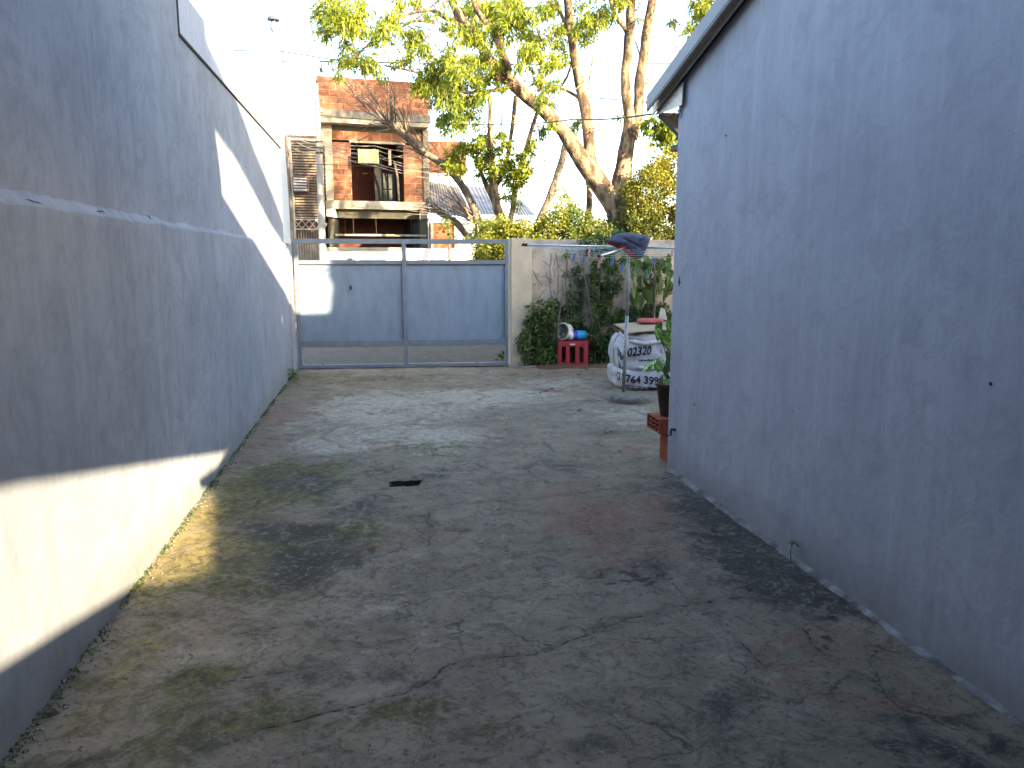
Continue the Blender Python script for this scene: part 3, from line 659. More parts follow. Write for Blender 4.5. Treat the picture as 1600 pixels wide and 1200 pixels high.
# facade recessed 0.25
D2 = .25
def fx(x): return FP(x, 260, D2)[0]
zs2 = FP(510, 313, D2)[1]
MB().box(fx(504), fx(520), D2-.05, D2+.25, zs2, za-.002).build('column', M['conclight'], ub)
MB().box(fx(661), fx(670), D2-.05, D2+.25, zs2, za-.002).build('column', M['concrete'], ub)
MB().box(fx(520)+.003, fx(661)-.003, D2+.02, D2+.2, FP(560, 205, D2)[1], za-.003).build('slab_shade_band', M['concdark'], ub)  # dark band painted as the shade under the roof slab
zo = FP(560, 223, D2)[1]; zl = FP(560, 205, D2)[1]-.003
brick_field(ub, fx(520)+.003, fx(661)-.003, zo+.06, zl, 1, D2+.01, seed=5)
MB().box(fx(547), fx(634), D2+.0, D2+.14, zo, zo+.057).build('lintel', M['conclight'], ub)
brick_field(ub, fx(520)+.003, fx(549), zs2, zo-.002, 9, D2+.01, seed=6)
brick_field(ub, fx(631), fx(661)-.003, zs2, zo-.002, 9, D2+.01, seed=8)
# room behind
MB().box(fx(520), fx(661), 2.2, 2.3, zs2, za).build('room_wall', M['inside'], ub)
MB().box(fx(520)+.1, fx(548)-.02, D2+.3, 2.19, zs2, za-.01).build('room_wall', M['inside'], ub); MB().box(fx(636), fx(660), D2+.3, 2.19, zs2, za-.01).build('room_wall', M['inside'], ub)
zf = zs2
MB().box(fx(592), fx(606), 1.2, 1.3, zf+.002, zo).build('door_post', M['dark'], ub)
wn = MB().box(fx(603), fx(626), 1.35, 1.38, FP(610, 318, 1.35)[1], FP(610, 270, 1.35)[1]).build('window', M['glass'], ub)
q = MB(); xa, xb = fx(603), fx(626); z0_, z1_ = FP(610, 318, 1.35)[1], FP(610, 270, 1.35)[1]
for x in (xa, (xa+xb)/2-.01, xb-.03): q.box(x, x+.03, 1.31, 1.345, z0_, z1_)
for z in (z0_, z0_+(z1_-z0_)*.45, z1_-.03): q.box(xa+.031, xb-.031, 1.315, 1.344, z, z+.03)
q.build('window_frame', M['concdark'], wn)
MB().tube([(fx(624), D2+.2, zf), (fx(622), D2+.15, zf+.7), (fx(617), D2+.1, zo-.45)], .035, 8).build('prop', M['barkd'], ub)
MB().box(fx(608), fx(612), D2+.05, D2+.09, FP(610, 258, D2)[1], FP(610, 234, D2)[1]).build('batten', M['card'], ub)
# slab 2, its cheeks and the ground floor recess
z3, z4 = FP(512, 326)[1], FP(512, 313)[1]-.004
MB().box(FX(506), FX(668), -.12, 5, z3, z4).build('floor_slab', M['conclight'], ub)
zbm = FP(580, 341)[1]
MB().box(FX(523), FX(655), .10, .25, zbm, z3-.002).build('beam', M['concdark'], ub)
MB().prism([(FX(507), z3-.003), (FX(520), z3-.003), (FX(524), zbm), (FX(507), zbm+.03)], 'y', -.1, .09).build('cheek', M['white'], ub)
MB().box(FX(656), FX(667), -.1, .09, zbm, z3-.003).build('cheek', M['conclight'], ub)
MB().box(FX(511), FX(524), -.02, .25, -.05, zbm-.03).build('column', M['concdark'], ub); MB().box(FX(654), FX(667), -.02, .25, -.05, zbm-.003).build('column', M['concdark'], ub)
MB().box(FX(520), FX(660), 1.9, 2.0, -.05, z3-.01).build('room_wall', M['inside'], ub)
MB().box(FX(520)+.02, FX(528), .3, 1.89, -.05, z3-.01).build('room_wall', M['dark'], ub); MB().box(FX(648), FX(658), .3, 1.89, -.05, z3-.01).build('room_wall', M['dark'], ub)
MB().box(FX(520), FX(663), -.12, -.08, FP(580, 369)[1], FP(580, 366)[1]).build('ledge_bar', M['conclight'], ub)
rb = MB()
for x in (536, 549, 585, 641): rb.tube([(FX(x), .02, zbm+.0), (FX(x)+.01, .02, FP(x, 366)[1])], .005, 4)
rb.build('hanging_rod', M['rust'], ub, kind='stuff')
bar = MB(); xb0 = FX(506.5); pts = [(xb0, -.05, FP(506, y)[1]) for y in range(228, 316, 3)]
bar.tube(pts, [.02 if i % 2 else .032 for i in range(len(pts))], 6); bar.build('rebar', M['dark'], ub)
sg = MB().box(FX(559), FX(591), -.16, -.14, FP(575, 256)[1], FP(575, 234.5)[1]).build('notice_board', M['sign'])
sg.parent = None; sg.matrix_world = ub.matrix_basis.copy(); tag(sg, 'cream rectangular notice board hung across the upper opening of the brick building', 'sign')
sg.location = (ub.location[0], ub.location[1], 0); sg.rotation_euler = (0, 0, FR)

# rubble brick wall, right of the building
bk = empty('brick_wall', tuple(PY(671, 270, 24.5)), 0, 'bare orange brick wall end with shadows just right of the unfinished building', 'wall')
kx = 1/pxm(24.5, 2)
z0w = -bk.location[2]
brick_field(bk, 0, (727-671)*kx*1.02, 0, (270-223)*kx, 5, 0, seed=11)
MB().box(0, (727-671)*kx*1.02, .0, .1, -(300-270)*kx, -.003).build('plaster_band', M['white'], bk)
low = empty('porch_wall', tuple(PY(671, 373, 20.6)), 0, 'orange plastered low porch wall under the zinc roof right of the brick building', 'wall')
kx = 1/pxm(20.6, 2); MB().box(0, 42*kx, 0, .12, -1.9, 24*kx).build('wall', M['brick'], low); MB().box(0, 60*kx, -.03, .15, 24.2*kx, 30*kx).build('beam', M['white'], low)
for x in (2, 38): MB().box(x*kx, (x+4)*kx, -.05, -.003, -1.9, 24*kx).build('pilaster', M['conclight'], low)
MB().box(44*kx, 75*kx, .2, .3, -1.9, 8*kx).build('white_panel', M['white'], low)

def zinc_roof(corners_px, Yl, Yh, label):
    (a, b, c, d) = [np.array(PY(*p, Y)) for p, Y in zip(corners_px, (Yl, Yl, Yh, Yh))]
    n = max(8, int(np.linalg.norm(b-a)/.045)); V = []; 
    e = empty('zinc_roof', tuple(a), 0, label, 'roof')
    for i in range(n+1):
        t = i/n; o = .014*(1 if i % 2 else -1); p = a+(b-a)*t; q_ = d+(c-d)*t
        V += [p-a+np.array([0, 0, o]), q_-a+np.array([0, 0, o])]
    F = [(2*i, 2*i+2, 2*i+3, 2*i+1) for i in range(n)]
    MB().add(V, F).build('roof_sheet', M['zinc'], e)
    MB().prism([(0, -.12), (b[0]-a[0], b[2]-a[2]-.12), (b[0]-a[0], b[2]-a[2]-.02), (0, -.02)], 'y', .01, .05).build('fascia', M['white'], e)
    MB().box(.02, b[0]-a[0]-.02, .2, .3, -a[2], -.13).build('wall', M['palegrey'], e)
    return e
zinc_roof([(668, 333), (742, 341), (716, 292), (668, 283)], 21, 24.5, 'corrugated grey zinc roof striped by branch shadows beside the brick building')
zinc_roof([(752, 335), (784, 336), (768, 294), (728, 290)], 23, 27, 'small steep zinc roof between the pruned tree and the forked slender tree')
zinc_roof([(806, 336), (836, 337), (815, 312), (790, 305)], 24, 27, 'pale zinc roof end sloping down just right of the slender trees')

# slatted screen
sc_o = PY(452, 300, 21.0); k21 = 1/pxm(21)
ss = empty('slatted_screen', (sc_o[0], 21.0, 0), R(3), 'tall weathered screen of thin horizontal slats left of the concrete pole', 'screen')
def sz(y): return float(PY(475, y, 21)[2])
sw = 50*k21
y = 214.
while y < 343:
    MB().box(.09, sw-.02, random.uniform(-.012, .0), .03, sz(y+2.5), sz(y)).build('slat', M['slat'], ss); y += 4.3
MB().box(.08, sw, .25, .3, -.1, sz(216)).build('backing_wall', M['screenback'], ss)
MB().tube([(.04, 0, -.1), (.02, 0, sz(300)), (-.02, 0, sz(212))], .045, 8).build('post', M['slat'], ss)
MB().tube([(.10, 0, -.1), (.10, -.02, sz(300)), (.07, 0, sz(214))], .022, 8).build('post', M['conclight'], ss)
MB().tube([(-.02, 0, sz(213)), (sw, 0, sz(213))], .03, 6).build('top_bar', M['barkd'], ss)
lat = MB(); zA, zB = sz(357), sz(344)
for i in range(5):
    x = .1+i*.18; lat.tube([(x, 0, zA), (x+.09, 0, (zA+zB)/2), (x, 0, zB)], .014, 4); lat.tube([(x, .01, zA), (x-.09, .01, (zA+zB)/2), (x, .01, zB)], .014, 4)
lat.box(.06, sw-.05, -.01, .01, zB, zB+.03); lat.box(.06, sw-.05, -.01, .01, zA-.03, zA); lat.build('lattice', M['conclight'], ss)
for i in range(12): MB().box(.11+i*.065, .13+i*.065, -.008, .008, -.05, zA-.04).build('bar', M['slat'], ss)
MB().box(.08, sw-.02, .05, .08, -.1, sz(381)).build('plinth', M['conclight'], ss)
ac = MB(); ac.box(.10, .50, -.28, -.04, sz(301), sz(277)); acu = ac.build('wall_unit', M['rust'], ss, bevel=.01)
fn = MB()
for i in range(5): fn.box(.13, .45, -.30, -.281, sz(299)+i*.07, sz(299)+i*.07+.03)
fn.build('vent_slat', M['galv'], acu)

# white house and chimney behind the screen
wh = empty('white_house', tuple(PY(440, 300, 21.75)[:2])+(0,), 0, 'sun bleached white house wall rising behind the slatted screen', 'house')
kw = 1/pxm(23.5); za_ = float(PY(440, 135, 21.75)[2])
MB().box(-3.2, 1.04, 0, 5, -.1, za_).build('wall', M['white'], wh)
MB().box(-3.3, 1.05, -.05, 5.05, za_+.002, za_+.1).build('coping', M['white'], wh)
cp = PY(432, 130, 24.0); cz = lambda y: float(PY(432, y, 24.0)[2])
ck = empty('roof_vent', (float(cp[0]), 24.0, za_+.1), 0, 'thin white flue pipe with a dark cowl above the white house', 'chimney')
zz = lambda y: cz(y)-za_-.1
MB().tube([(0, 0, 0), (0, 0, zz(52))], .055, 12).build('pipe', M['white'], ck, smooth=True)
MB().lathe([(.055, zz(53)), (.07, zz(50)), (.11, zz(46)), (.11, zz(38)), (.07, zz(35)), (.06, zz(33))], (0, 0, 0), 16).build('cowl_body', M['galv'], ck, smooth=True)
MB().lathe([(0, zz(24)), (.08, zz(25)), (.16, zz(28)), (.18, zz(32)), (.15, zz(32.5)), (0, zz(31))], (0, 0, 0), 16).build('cowl_cap', M['navy'], ck, smooth=True)
q = MB()
for a in range(4): q.tube([(.06*math.cos(a*1.57+.4), .06*math.sin(a*1.57+.4), zz(39)), (.12*math.cos(a*1.57+.4), .12*math.sin(a*1.57+.4), zz(31))], .012, 4)
q.build('cowl_stay', M['galv'], ck)

# low street front wall seen over and through the gate
lw0 = PY(500, 400, 20.2); lwe = PY(634, 400, 20.2)
l1 = empty('low_front_wall', (float(lw0[0]), 20.2, 0), 0, 'low cream white front wall with tree shadow seen through the upper left gate gap', 'wall')
zlw = float(PY(560, 379, 20.2)[2])
MB().box(.12, float(lwe[0]-lw0[0]), 0, .15, -.1, zlw-.2).build('wall', M['white'], l1); MB().box(.10, float(lwe[0]-lw0[0])+.0, -.03, .18, zlw-.198, zlw-.12).build('coping', M['conclight'], l1)
l2 = empty('pale_gate_panel', (float(lwe[0])+.02, 20.2, 0), 0, 'plain pale grey metal panel seen through the upper right gate gap', 'gate')
MB().box(0, float(PY(735, 400, 20.2)[0]-lwe[0]), 0, .06, -.1, zlw-.14).build('sheet', M['palegrey'], l2)
MB().box(-.015, 0, -.02, .08, -.1, zlw-.13).build('frame_post', M['palegrey'], l2)

# concrete utility pole
po = empty('utility_pole', (float(PY(502, 400, 19.4)[0]), 19.4, -.1), 0, 'weathered concrete utility pole with a bundle of cables in front of the brick building', 'utility pole')
xo = po.location[0]
def prel(p): return (p[0]-po.location[0], p[1]-po.location[1], p[2]-po.location[2])
pts = [prel(PY(x, y, 19.4)) for x, y in ((506, 470), (503.5, 375), (500.5, 290), (498, 220), (495, 155))]
MB().tube(pts, [.10, .09, .078, .07, .06], 12).build('shaft', M['polec'], po, smooth=True)
q = MB(); a = prel(PY(489, 176, 19.35)); b = prel(PY(501, 174, 19.35)); q.tube([a, b], .02, 6)
for t in (0, 1): q.lathe([(0, 0), (.03, 0), (.035, .03), (.02, .05), (.03, .08), (0, .1)], a if t == 0 else b, 8)
q.build('insulator_arm', M['polegrey'], po)
for y in (222, 231, 239): MB().lathe([(.078, -.02), (.088, -.015), (.088, .015), (.078, .02)], prel(PY(498.3+(y-220)*.03, y, 19.4)), 12).build('clamp', M['dark'], po)

def wire(label, pts, Ys, r, sag=.0, m='wire', group=None, cat='cable'):
    P = []
    k = 14
    W3 = [np.array(PY(*p, Y)) for p, Y in zip(pts, Ys)]
    for i in range(len(W3)-1):
        for j in range(k if i < len(W3)-2 else k+1):
            t = j/k; p = W3[i]+(W3[i+1]-W3[i])*t; P.append(p-np.array([0, 0, sag*4*t*(1-t)]))
    o = MB().tube(P, r, 5).build('overhead_cable', M[m]); return tag(o, label, cat, group or 'overhead cables over the street')
wire('upper dark overhead cable sloping from the left wall to the leaves above the brick parapet', [(365, 79), (440, 80), (530, 95), (640, 99)], (19, 19, 19, 19), .014)
wire('long level overhead cable crossing the whole sky to the grey eave', [(374, 95), (500, 97), (820, 101), (1060, 99), (1120, 98)], (18.5, 18.5, 18.5, 18.5, 18.5), .011)
wire('drooping thick cable rising from above the brick parapet into the top leaves', [(500, 96), (560, 75), (610, 50), (690, -5)], (18, 17, 16, 15), .014, .08)
wire('dark service cable running from the grey eave left past the forked trunk', [(1019, 178), (900, 186), (780, 194), (670, 192), (499, 180)], (6.1, 9, 12, 15, 19.3), .008, .02)
wire('short cable piece between the two right trunks', [(915, 152), (968, 156)], (17, 17), .012)
wire('thin pale line below the trunk fork cable', [(860, 200), (985, 202)], (17, 17), .009, m='wirel')
wire('bent bracket wire hanging below the upper cable at the white house', [(439, 72), (441, 85), (447, 118), (450, 128)], (19, 19, 19, 19), .010)
rr = random.Random(12)
ends = [(670, 238), (672, 250), (676, 262), (690, 275), (668, 229), (680, 268), (700, 282)]
adj = ['topmost', 'second', 'middle', 'lower', 'highest thin', 'sagging', 'lowest']
for i, (ex, ey) in enumerate(ends):
    wire('%s cable of the pale bundle fanning right from the concrete pole' % adj[i], [(499, 219+i*2.6), (585, 228+i*5.2), (ex, ey)], (19.3, 19.6, 19.8), .0065, .05+.02*(i % 3), 'wirel', 'cables of the bundle on the concrete pole')
wire('straight grey cable crossing the brick opening below the notice board', [(452, 256), (505, 257), (560, 259), (700, 267)], (19.2, 19.2, 19.5, 20), .008)
for i, (a, b) in enumerate((((462, 214), (499, 224)), ((464, 222), (499, 232)), ((458, 232), (499, 238)))):
    wire(['upper', 'middle', 'lower'][i]+' cable joining the slatted screen to the concrete pole', [a, b], (20.8, 19.3), .012, .06, 'wirel')

# ------------------------------------------------------------------ trees
def limb(mb, pts, rpx, Y, dY=None, n=10, sub=3, wob=.02):
    rpx = [q*.88 if q > 4 else q for q in rpx]
    W3 = [np.array(PY(x, y, Y+(dY[i] if dY else 0))) for i, (x, y) in enumerate(pts)]; k = pxm(Y, 2)
    P = []; Rr = []
    for i in range(len(W3)-1):
        p0 = W3[max(i-1, 0)]; p1 = W3[i]; p2 = W3[i+1]; p3 = W3[min(i+2, len(W3)-1)]
        for j in range(sub+(i == len(W3)-2)):
            t = j/sub; q = .5*((2*p1)+(-p0+p2)*t+(2*p0-5*p1+4*p2-p3)*t*t+(-p0+3*p1-3*p2+p3)*t**3)
            r = (rpx[i]*(1-t)+rpx[i+1]*t)/k
            q = q+np.array([mn.noise(Vector(q)*3.1), mn.noise(Vector(q)*3.1+Vector((9, 0, 0))), 0])*wob*min(1, r*12)
            P.append(q); Rr.append(r*(1+.10*mn.noise(Vector(q)*5)))
    mb.tube(P, Rr, n)
def sprays(lst, Y, dens=1., dsp=.8, rng=None):
    """lst of (x, y, radius px, leaves) -> leaf bases hanging on many short sprays"""
    rng = rng or RNG; out = []; tones = []
    for c in lst:
        x, y, r = c[:3]; br = c[3] if len(c) > 3 else 0.
        k = max(2, int(r*r*.085*dens)); rad = r/pxm(Y, 2)
        c3 = np.array(PY(x, y, Y+rng.normal()*dsp))
        for _ in range(k):
            d = rng.normal(size=3); d /= np.linalg.norm(d); q = c3+d*rad*rng.uniform(0, 1)**.5*np.array([1.05, 1, .95])
            m_ = 9; out.append(q+rng.normal(size=(m_, 3))*.035); tones.append(np.full(m_, br+rng.normal()*.12))
    return np.concatenate(out), np.concatenate(tones)

TA = empty('forked_tree', tuple(G(968, 600, -.03)*0+np.array([PY(968, 350, 14)[0], 14, -.03])), 0, 'large mottled tree with a thick forked trunk behind the garden wall', 'tree')
def trel(o, p): o.parent = p; o.matrix_parent_inverse = Matrix.Translation(-Vector(p.location)); return o
tb = MB()
limb(tb, [(962, 560), (963, 420), (968, 370), (970, 330), (965, 312)], [27, 25, 24, 26, 18], 14)
limb(tb, [(972, 345), (955, 312), (925, 272), (903, 240), (880, 205), (858, 182), (832, 158), (806, 136), (790, 118), (768, 96), (745, 62), (722, 30), (700, -10), (680, -60)], [20, 19, 18, 15, 12, 11.5, 11, 11, 10, 8, 7.5, 7, 6, 4], 14)
limb(tb, [(925, 278), (921, 240), (918, 200), (912, 160), (905, 125), (898, 90), (893, 55), (888, 20), (884, -20), (878, -60)], [14, 11, 10.5, 10, 9, 8, 8, 7.5, 7, 5], 14)
limb(tb, [(966, 340), (970, 300), (974, 265), (980, 225), (985, 190), (980, 160), (978, 120), (980, 85), (984, 45), (986, 10), (990, -40)], [22, 19, 16, 14, 12, 9, 8.5, 8.5, 8.5, 8, 7], 14)
limb(tb, [(985, 215), (993, 190), (998, 160), (1000, 125), (1006, 85), (1011, 45), (1018, 5), (1026, -40)], [13, 11, 9.5, 9, 8.5, 8, 7.5, 6], 14)
limb(tb, [(985, 60), (975, 42), (965, 30), (958, 15), (950, -10)], [5, 4.5, 3.5, 3, 2.5], 14)
limb(tb, [(790, 120), (778, 60), (755, 20), (738, -15)], [6, 6, 6.5, 5], 14, [0, .3, .5, .6]); limb(tb, [(795, 110), (784, 80), (775, 60), (762, 38), (745, 15), (738, -10)], [7, 6, 6, 5, 5, 4], 13.6)
limb(tb, [(800, 128), (780, 120), (766, 112)], [9, 8, 7.5], 14)
limb(tb, [(700, -5), (725, 45), (760, 85), (790, 118)], [3, 4, 5, 6], 14.3)
limb(tb, [(858, 182), (842, 165), (852, 145), (880, 130), (893, 100)], [3, 3, 2.5, 2, 1.5], 14.2)
limb(tb, [(712, 142), (740, 145), (765, 142), (790, 138), (800, 130)], [2, 2.5, 3, 3.5, 4], 13.8)
limb(tb, [(766, 142), (735, 155), (715, 168), (705, 175)], [2.5, 2, 1.8, 1], 13.8)
limb(tb, [(735, 102), (715, 122), (690, 132)], [2, 1.5, 1], 13.9); limb(tb, [(700, 30), (670, 15), (630, 25), (600, 30)], [4, 3, 2, 1], 13.8); limb(tb, [(680, 35), (655, 32), (630, 38)], [3, 2.5, 1], 13.8)
limb(tb, [(630, 35), (600, 50), (575, 70), (545, 92), (512, 64)], [1.8, 1.5, 1.3, 1.2, .8], 14.4); limb(tb, [(600, 102), (630, 108), (660, 112), (690, 92)], [1.3, 1.5, 1.6, 1.2], 14.6)
limb(tb, [(895, 50), (880, 30), (870, 5), (860, -20)], [3.5, 3, 2.5, 2], 14.2); limb(tb, [(912, 165), (900, 150), (870, 135), (842, 128), (820, 140)], [3, 2.5, 2, 1.8, 1], 14.2)
limb(tb, [(918, 140), (925, 100), (930, 60), (935, 20)], [1.6, 1.4, 1.2, .8], 14.1); limb(tb, [(975, 85), (990, 60), (1003, 100)], [1.2, 1.2, 1.], 14.1); limb(tb, [(1003, 138), (1012, 128), (1014, 124)], [3, 2.5, 3], 14)
rr = random.Random(21)
for i in range(70):   # thin twigs
    x, y = rr.uniform(640, 900), rr.uniform(0, 190); a = rr.uniform(-2.6, -.4); L = rr.uniform(18, 45)
    limb(tb, [(x, y), (x+L*.5*math.cos(a)+rr.uniform(-4, 4), y+L*.5*math.sin(a)), (x+L*math.cos(a), y+L*math.sin(a))], [1.1, .8, .4], 14+rr.uniform(-.6, .6), n=4)
trel(tb.build('trunk', M['bark'], smooth=True), TA)
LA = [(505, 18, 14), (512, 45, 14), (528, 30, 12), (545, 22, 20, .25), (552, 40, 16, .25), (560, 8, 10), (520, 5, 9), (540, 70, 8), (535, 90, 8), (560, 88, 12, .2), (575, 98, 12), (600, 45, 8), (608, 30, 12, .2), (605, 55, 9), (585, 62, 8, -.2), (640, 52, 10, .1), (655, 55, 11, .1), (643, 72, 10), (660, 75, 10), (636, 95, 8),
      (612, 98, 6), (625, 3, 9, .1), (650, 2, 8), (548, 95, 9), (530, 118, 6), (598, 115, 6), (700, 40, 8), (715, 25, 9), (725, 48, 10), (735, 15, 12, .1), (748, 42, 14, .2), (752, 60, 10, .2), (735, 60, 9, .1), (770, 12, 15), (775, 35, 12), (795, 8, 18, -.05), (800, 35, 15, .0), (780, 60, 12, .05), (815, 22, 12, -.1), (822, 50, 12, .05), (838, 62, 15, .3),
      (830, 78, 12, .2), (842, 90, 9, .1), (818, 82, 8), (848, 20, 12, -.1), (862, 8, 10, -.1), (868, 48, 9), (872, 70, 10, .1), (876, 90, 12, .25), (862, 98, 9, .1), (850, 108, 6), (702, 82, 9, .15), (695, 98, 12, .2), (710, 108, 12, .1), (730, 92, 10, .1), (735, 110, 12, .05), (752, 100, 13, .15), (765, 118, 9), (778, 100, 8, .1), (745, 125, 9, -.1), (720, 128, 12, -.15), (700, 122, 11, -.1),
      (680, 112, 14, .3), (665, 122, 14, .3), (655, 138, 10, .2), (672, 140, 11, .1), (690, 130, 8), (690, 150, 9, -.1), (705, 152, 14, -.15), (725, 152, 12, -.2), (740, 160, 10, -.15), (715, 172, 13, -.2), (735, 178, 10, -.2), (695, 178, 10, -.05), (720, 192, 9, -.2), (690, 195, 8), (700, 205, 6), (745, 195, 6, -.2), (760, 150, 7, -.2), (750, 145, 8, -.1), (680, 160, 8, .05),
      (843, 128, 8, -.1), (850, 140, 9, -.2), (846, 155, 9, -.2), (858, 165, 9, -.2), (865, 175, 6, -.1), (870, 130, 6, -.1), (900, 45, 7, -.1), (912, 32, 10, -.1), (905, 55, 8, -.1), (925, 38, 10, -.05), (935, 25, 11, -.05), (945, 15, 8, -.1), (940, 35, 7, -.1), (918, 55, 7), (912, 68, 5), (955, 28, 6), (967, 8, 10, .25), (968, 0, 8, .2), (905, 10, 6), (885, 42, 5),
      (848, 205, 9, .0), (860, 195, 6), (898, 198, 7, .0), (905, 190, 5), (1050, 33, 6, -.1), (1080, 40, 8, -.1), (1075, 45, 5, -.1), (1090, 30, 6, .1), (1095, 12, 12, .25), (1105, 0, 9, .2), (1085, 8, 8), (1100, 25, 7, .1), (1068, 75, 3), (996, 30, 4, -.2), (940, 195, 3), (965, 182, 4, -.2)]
rq = random.Random(61)
LA = [(c[0], c[1], c[2]*1.30)+tuple(c[3:]) for c in LA]+[(rq.uniform(690, 885), rq.uniform(-5, 135), rq.uniform(5, 9), rq.uniform(-.2, .3)) for _ in range(60)]+[(rq.uniform(500, 680), rq.uniform(0, 110), rq.uniform(3, 6), rq.uniform(-.2, .3)) for _ in range(45)]+[(rq.uniform(660, 760), rq.uniform(120, 195), rq.uniform(4, 8), rq.uniform(-.3, .1)) for _ in range(25)]+[(rq.uniform(885, 1000), rq.uniform(-5, 60), rq.uniform(3, 5), rq.uniform(-.2, .1)) for _ in range(14)]
pA, tA = sprays(LA, 14, 1.45, .7)
hid = []; rg = np.random.default_rng(40)  # unseen crown leaves added out of frame to dapple the far facade
for i in range(1150):
    q = np.array([rg.uniform(3.4, 9.8), rg.uniform(12.2, 17.5), 0]); t_ = (22-q[1])/4.6; zf = rg.uniform(1.2, 7.6); q[2] = zf+1.71*t_
    v_ = q-C0; dp = v_@fw; sx = 800+1200*(v_@rt)/dp; sy = 600-1200*(v_@up)/dp
    if sy > -25 and sx < 1075: continue
    if sx >= 1075 and sy > 1.35*(1118-sx)*0-40 and sx < 1110: continue
    hid.append(q+rg.normal(size=(70, 3))*.15)
hid = np.concatenate(hid)
pA = np.concatenate([pA, hid]); tA = np.concatenate([tA, np.zeros(len(hid))])
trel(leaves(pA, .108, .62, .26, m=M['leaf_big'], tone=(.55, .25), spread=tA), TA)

TB = empty('pruned_tree', (float(PY(735, 350, 17)[0]), 17, -.03), 0, 'leaning pruned tree with bare twigs fanning across the brick building', 'tree')
tb = MB()
limb(tb, [(758, 480), (757, 420), (752, 372), (742, 330), (728, 300), (712, 276), (690, 255), (665, 240), (645, 225), (625, 205), (613, 196)], [10, 9, 8, 7.5, 7, 6.3, 6.2, 6, 5.8, 6.5, 6.5], 17)
limb(tb, [(735, 375), (715, 350), (700, 340), (680, 328), (672, 320)], [6, 6, 5.5, 5, 3], 17.2); limb(tb, [(665, 240), (650, 225), (640, 215), (636, 208)], [6, 4, 3.5, 3.5], 16.8)
trel(tb.build('trunk', M['barkd'], smooth=True), TB)
tw = MB(); rr = random.Random(31)
def fan(cx, cy, n_, a0, a1, L0, L1, w=1.2):
    for i in range(n_):
        a = R(rr.uniform(a0, a1)); L = rr.uniform(L0, L1); x, y = cx+rr.uniform(-6, 6), cy+rr.uniform(-4, 4); pts = [(x, y)]; dY = [0]
        aa = a; z = rr.uniform(-.5, .3)
        for k in range(4):
            aa += rr.uniform(-.13, .13); x += L/4*math.cos(aa); y -= L/4*math.sin(aa); pts.append((x, y)); dY.append(z*(k+1)/4)
        limb(tw, pts, [w, w*.8, w*.6, w*.45, w*.3], 17, dY, n=5, wob=0)
        for s_ in range(2):
            k = rr.randint(1, 3); x0, y0 = pts[k]; b = a+rr.uniform(-.6, .6); l2 = rr.uniform(.2, .4)*L
            limb(tw, [(x0, y0), (x0+l2*.5*math.cos(b), y0-l2*.5*math.sin(b)), (x0+l2*math.cos(b+.1), y0-l2*math.sin(b+.1))], [w*.55, w*.4, w*.25], 17, [dY[k]]*3, n=4, wob=0)
fan(612, 198, 12, 98, 160, 50, 135, 1.35); fan(612, 198, 5, 60, 100, 25, 60, 1.6); fan(636, 208, 8, 65, 125, 40, 105, 1.3); fan(612, 198, 4, 170, 200, 20, 70, 1.3)
fan(665, 240, 5, 110, 170, 30, 80, 1.2); fan(712, 276, 12, 100, 175, 30, 90, 1.1); fan(745, 345, 22, 115, 165, 50, 110, 1.0); fan(690, 330, 12, 130, 175, 15, 60, 1.)
o = trel(tw.build('bare_twigs', M['twig'], smooth=True, kind='stuff'), TB)

TC = empty('slender_tree', (float(PY(775, 350, 16)[0]), 16, -.03), 0, 'slender forked tree with small leaf clusters between the pruned tree and the big trunk', 'tree')
tb = MB()
limb(tb, [(790, 480), (786, 400), (784, 350), (776, 320), (772, 290), (768, 262), (765, 225), (767, 190), (766, 160), (762, 145)], [10, 9.5, 8.5, 8, 7.5, 6, 5, 4.5, 4, 3], 16)
limb(tb, [(784, 345), (770, 310), (758, 285), (748, 262), (742, 250)], [7, 5.5, 4, 3, 2], 16.2); limb(tb, [(790, 370), (800, 330), (806, 295), (812, 270), (822, 235), (830, 205), (838, 180), (848, 150)], [5, 5, 4.5, 4, 4, 3.5, 3, 2], 16.3)
limb(tb, [(772, 300), (790, 255), (798, 215), (803, 180), (806, 150)], [3.5, 3.5, 3, 3.5, 3.5], 16.4); limb(tb, [(785, 240), (783, 200), (784, 160)], [1.5, 1.5, 1], 16.3)
trel(tb.build('trunk', M['bark'], smooth=True), TC)
LC = [(755, 215, 10), (768, 222, 9), (745, 228, 12, .1), (760, 238, 11), (735, 232, 10), (722, 228, 10, .05), (705, 240, 9, .1), (712, 255, 12, .25), (718, 265, 9, .2), (700, 258, 8, .1), (750, 252, 12, .1), (765, 255, 10), (778, 262, 12, .1), (770, 275, 9), (795, 250, 10, .05), (805, 262, 12, .1), (815, 245, 9, -.1), (828, 232, 9, -.1), (833, 222, 6), (792, 275, 12, .15), (812, 278, 11, .15), (825, 268, 8, .1), (803, 290, 9, .1), (785, 208, 7), (795, 225, 8), (780, 235, 8), (820, 255, 9, .1), (800, 305, 6), (808, 318, 6), (785, 305, 5), (765, 195, 5), (750, 270, 5)]
pC, tC = sprays(LC, 16, 1.9, .3); trel(leaves(pC, .12, .45, .32, m=M['leaf_big'], tone=(.55, .25), spread=tC), TC)
TD = empty('leaning_tree', (float(PY(838, 350, 16.8)[0]), 16.8, -.03), 0, 'thin dark leaning trunk left of the big forked tree', 'tree')
tb = MB(); limb(tb, [(805, 480), (825, 390), (845, 340), (860, 305), (872, 270), (882, 235), (886, 210), (884, 190)], [7, 7, 7, 6.5, 6.5, 6, 5, 3], 16.8)
limb(tb, [(866, 300), (880, 295), (892, 315), (897, 335)], [1.5, 1.5, 1.5, 1.5], 16.8); limb(tb, [(860, 235), (845, 258), (835, 248), (828, 242)], [1, 1.3, 1, .8], 16.8)
trel(tb.build('trunk', M['barkd'], smooth=True), TD)
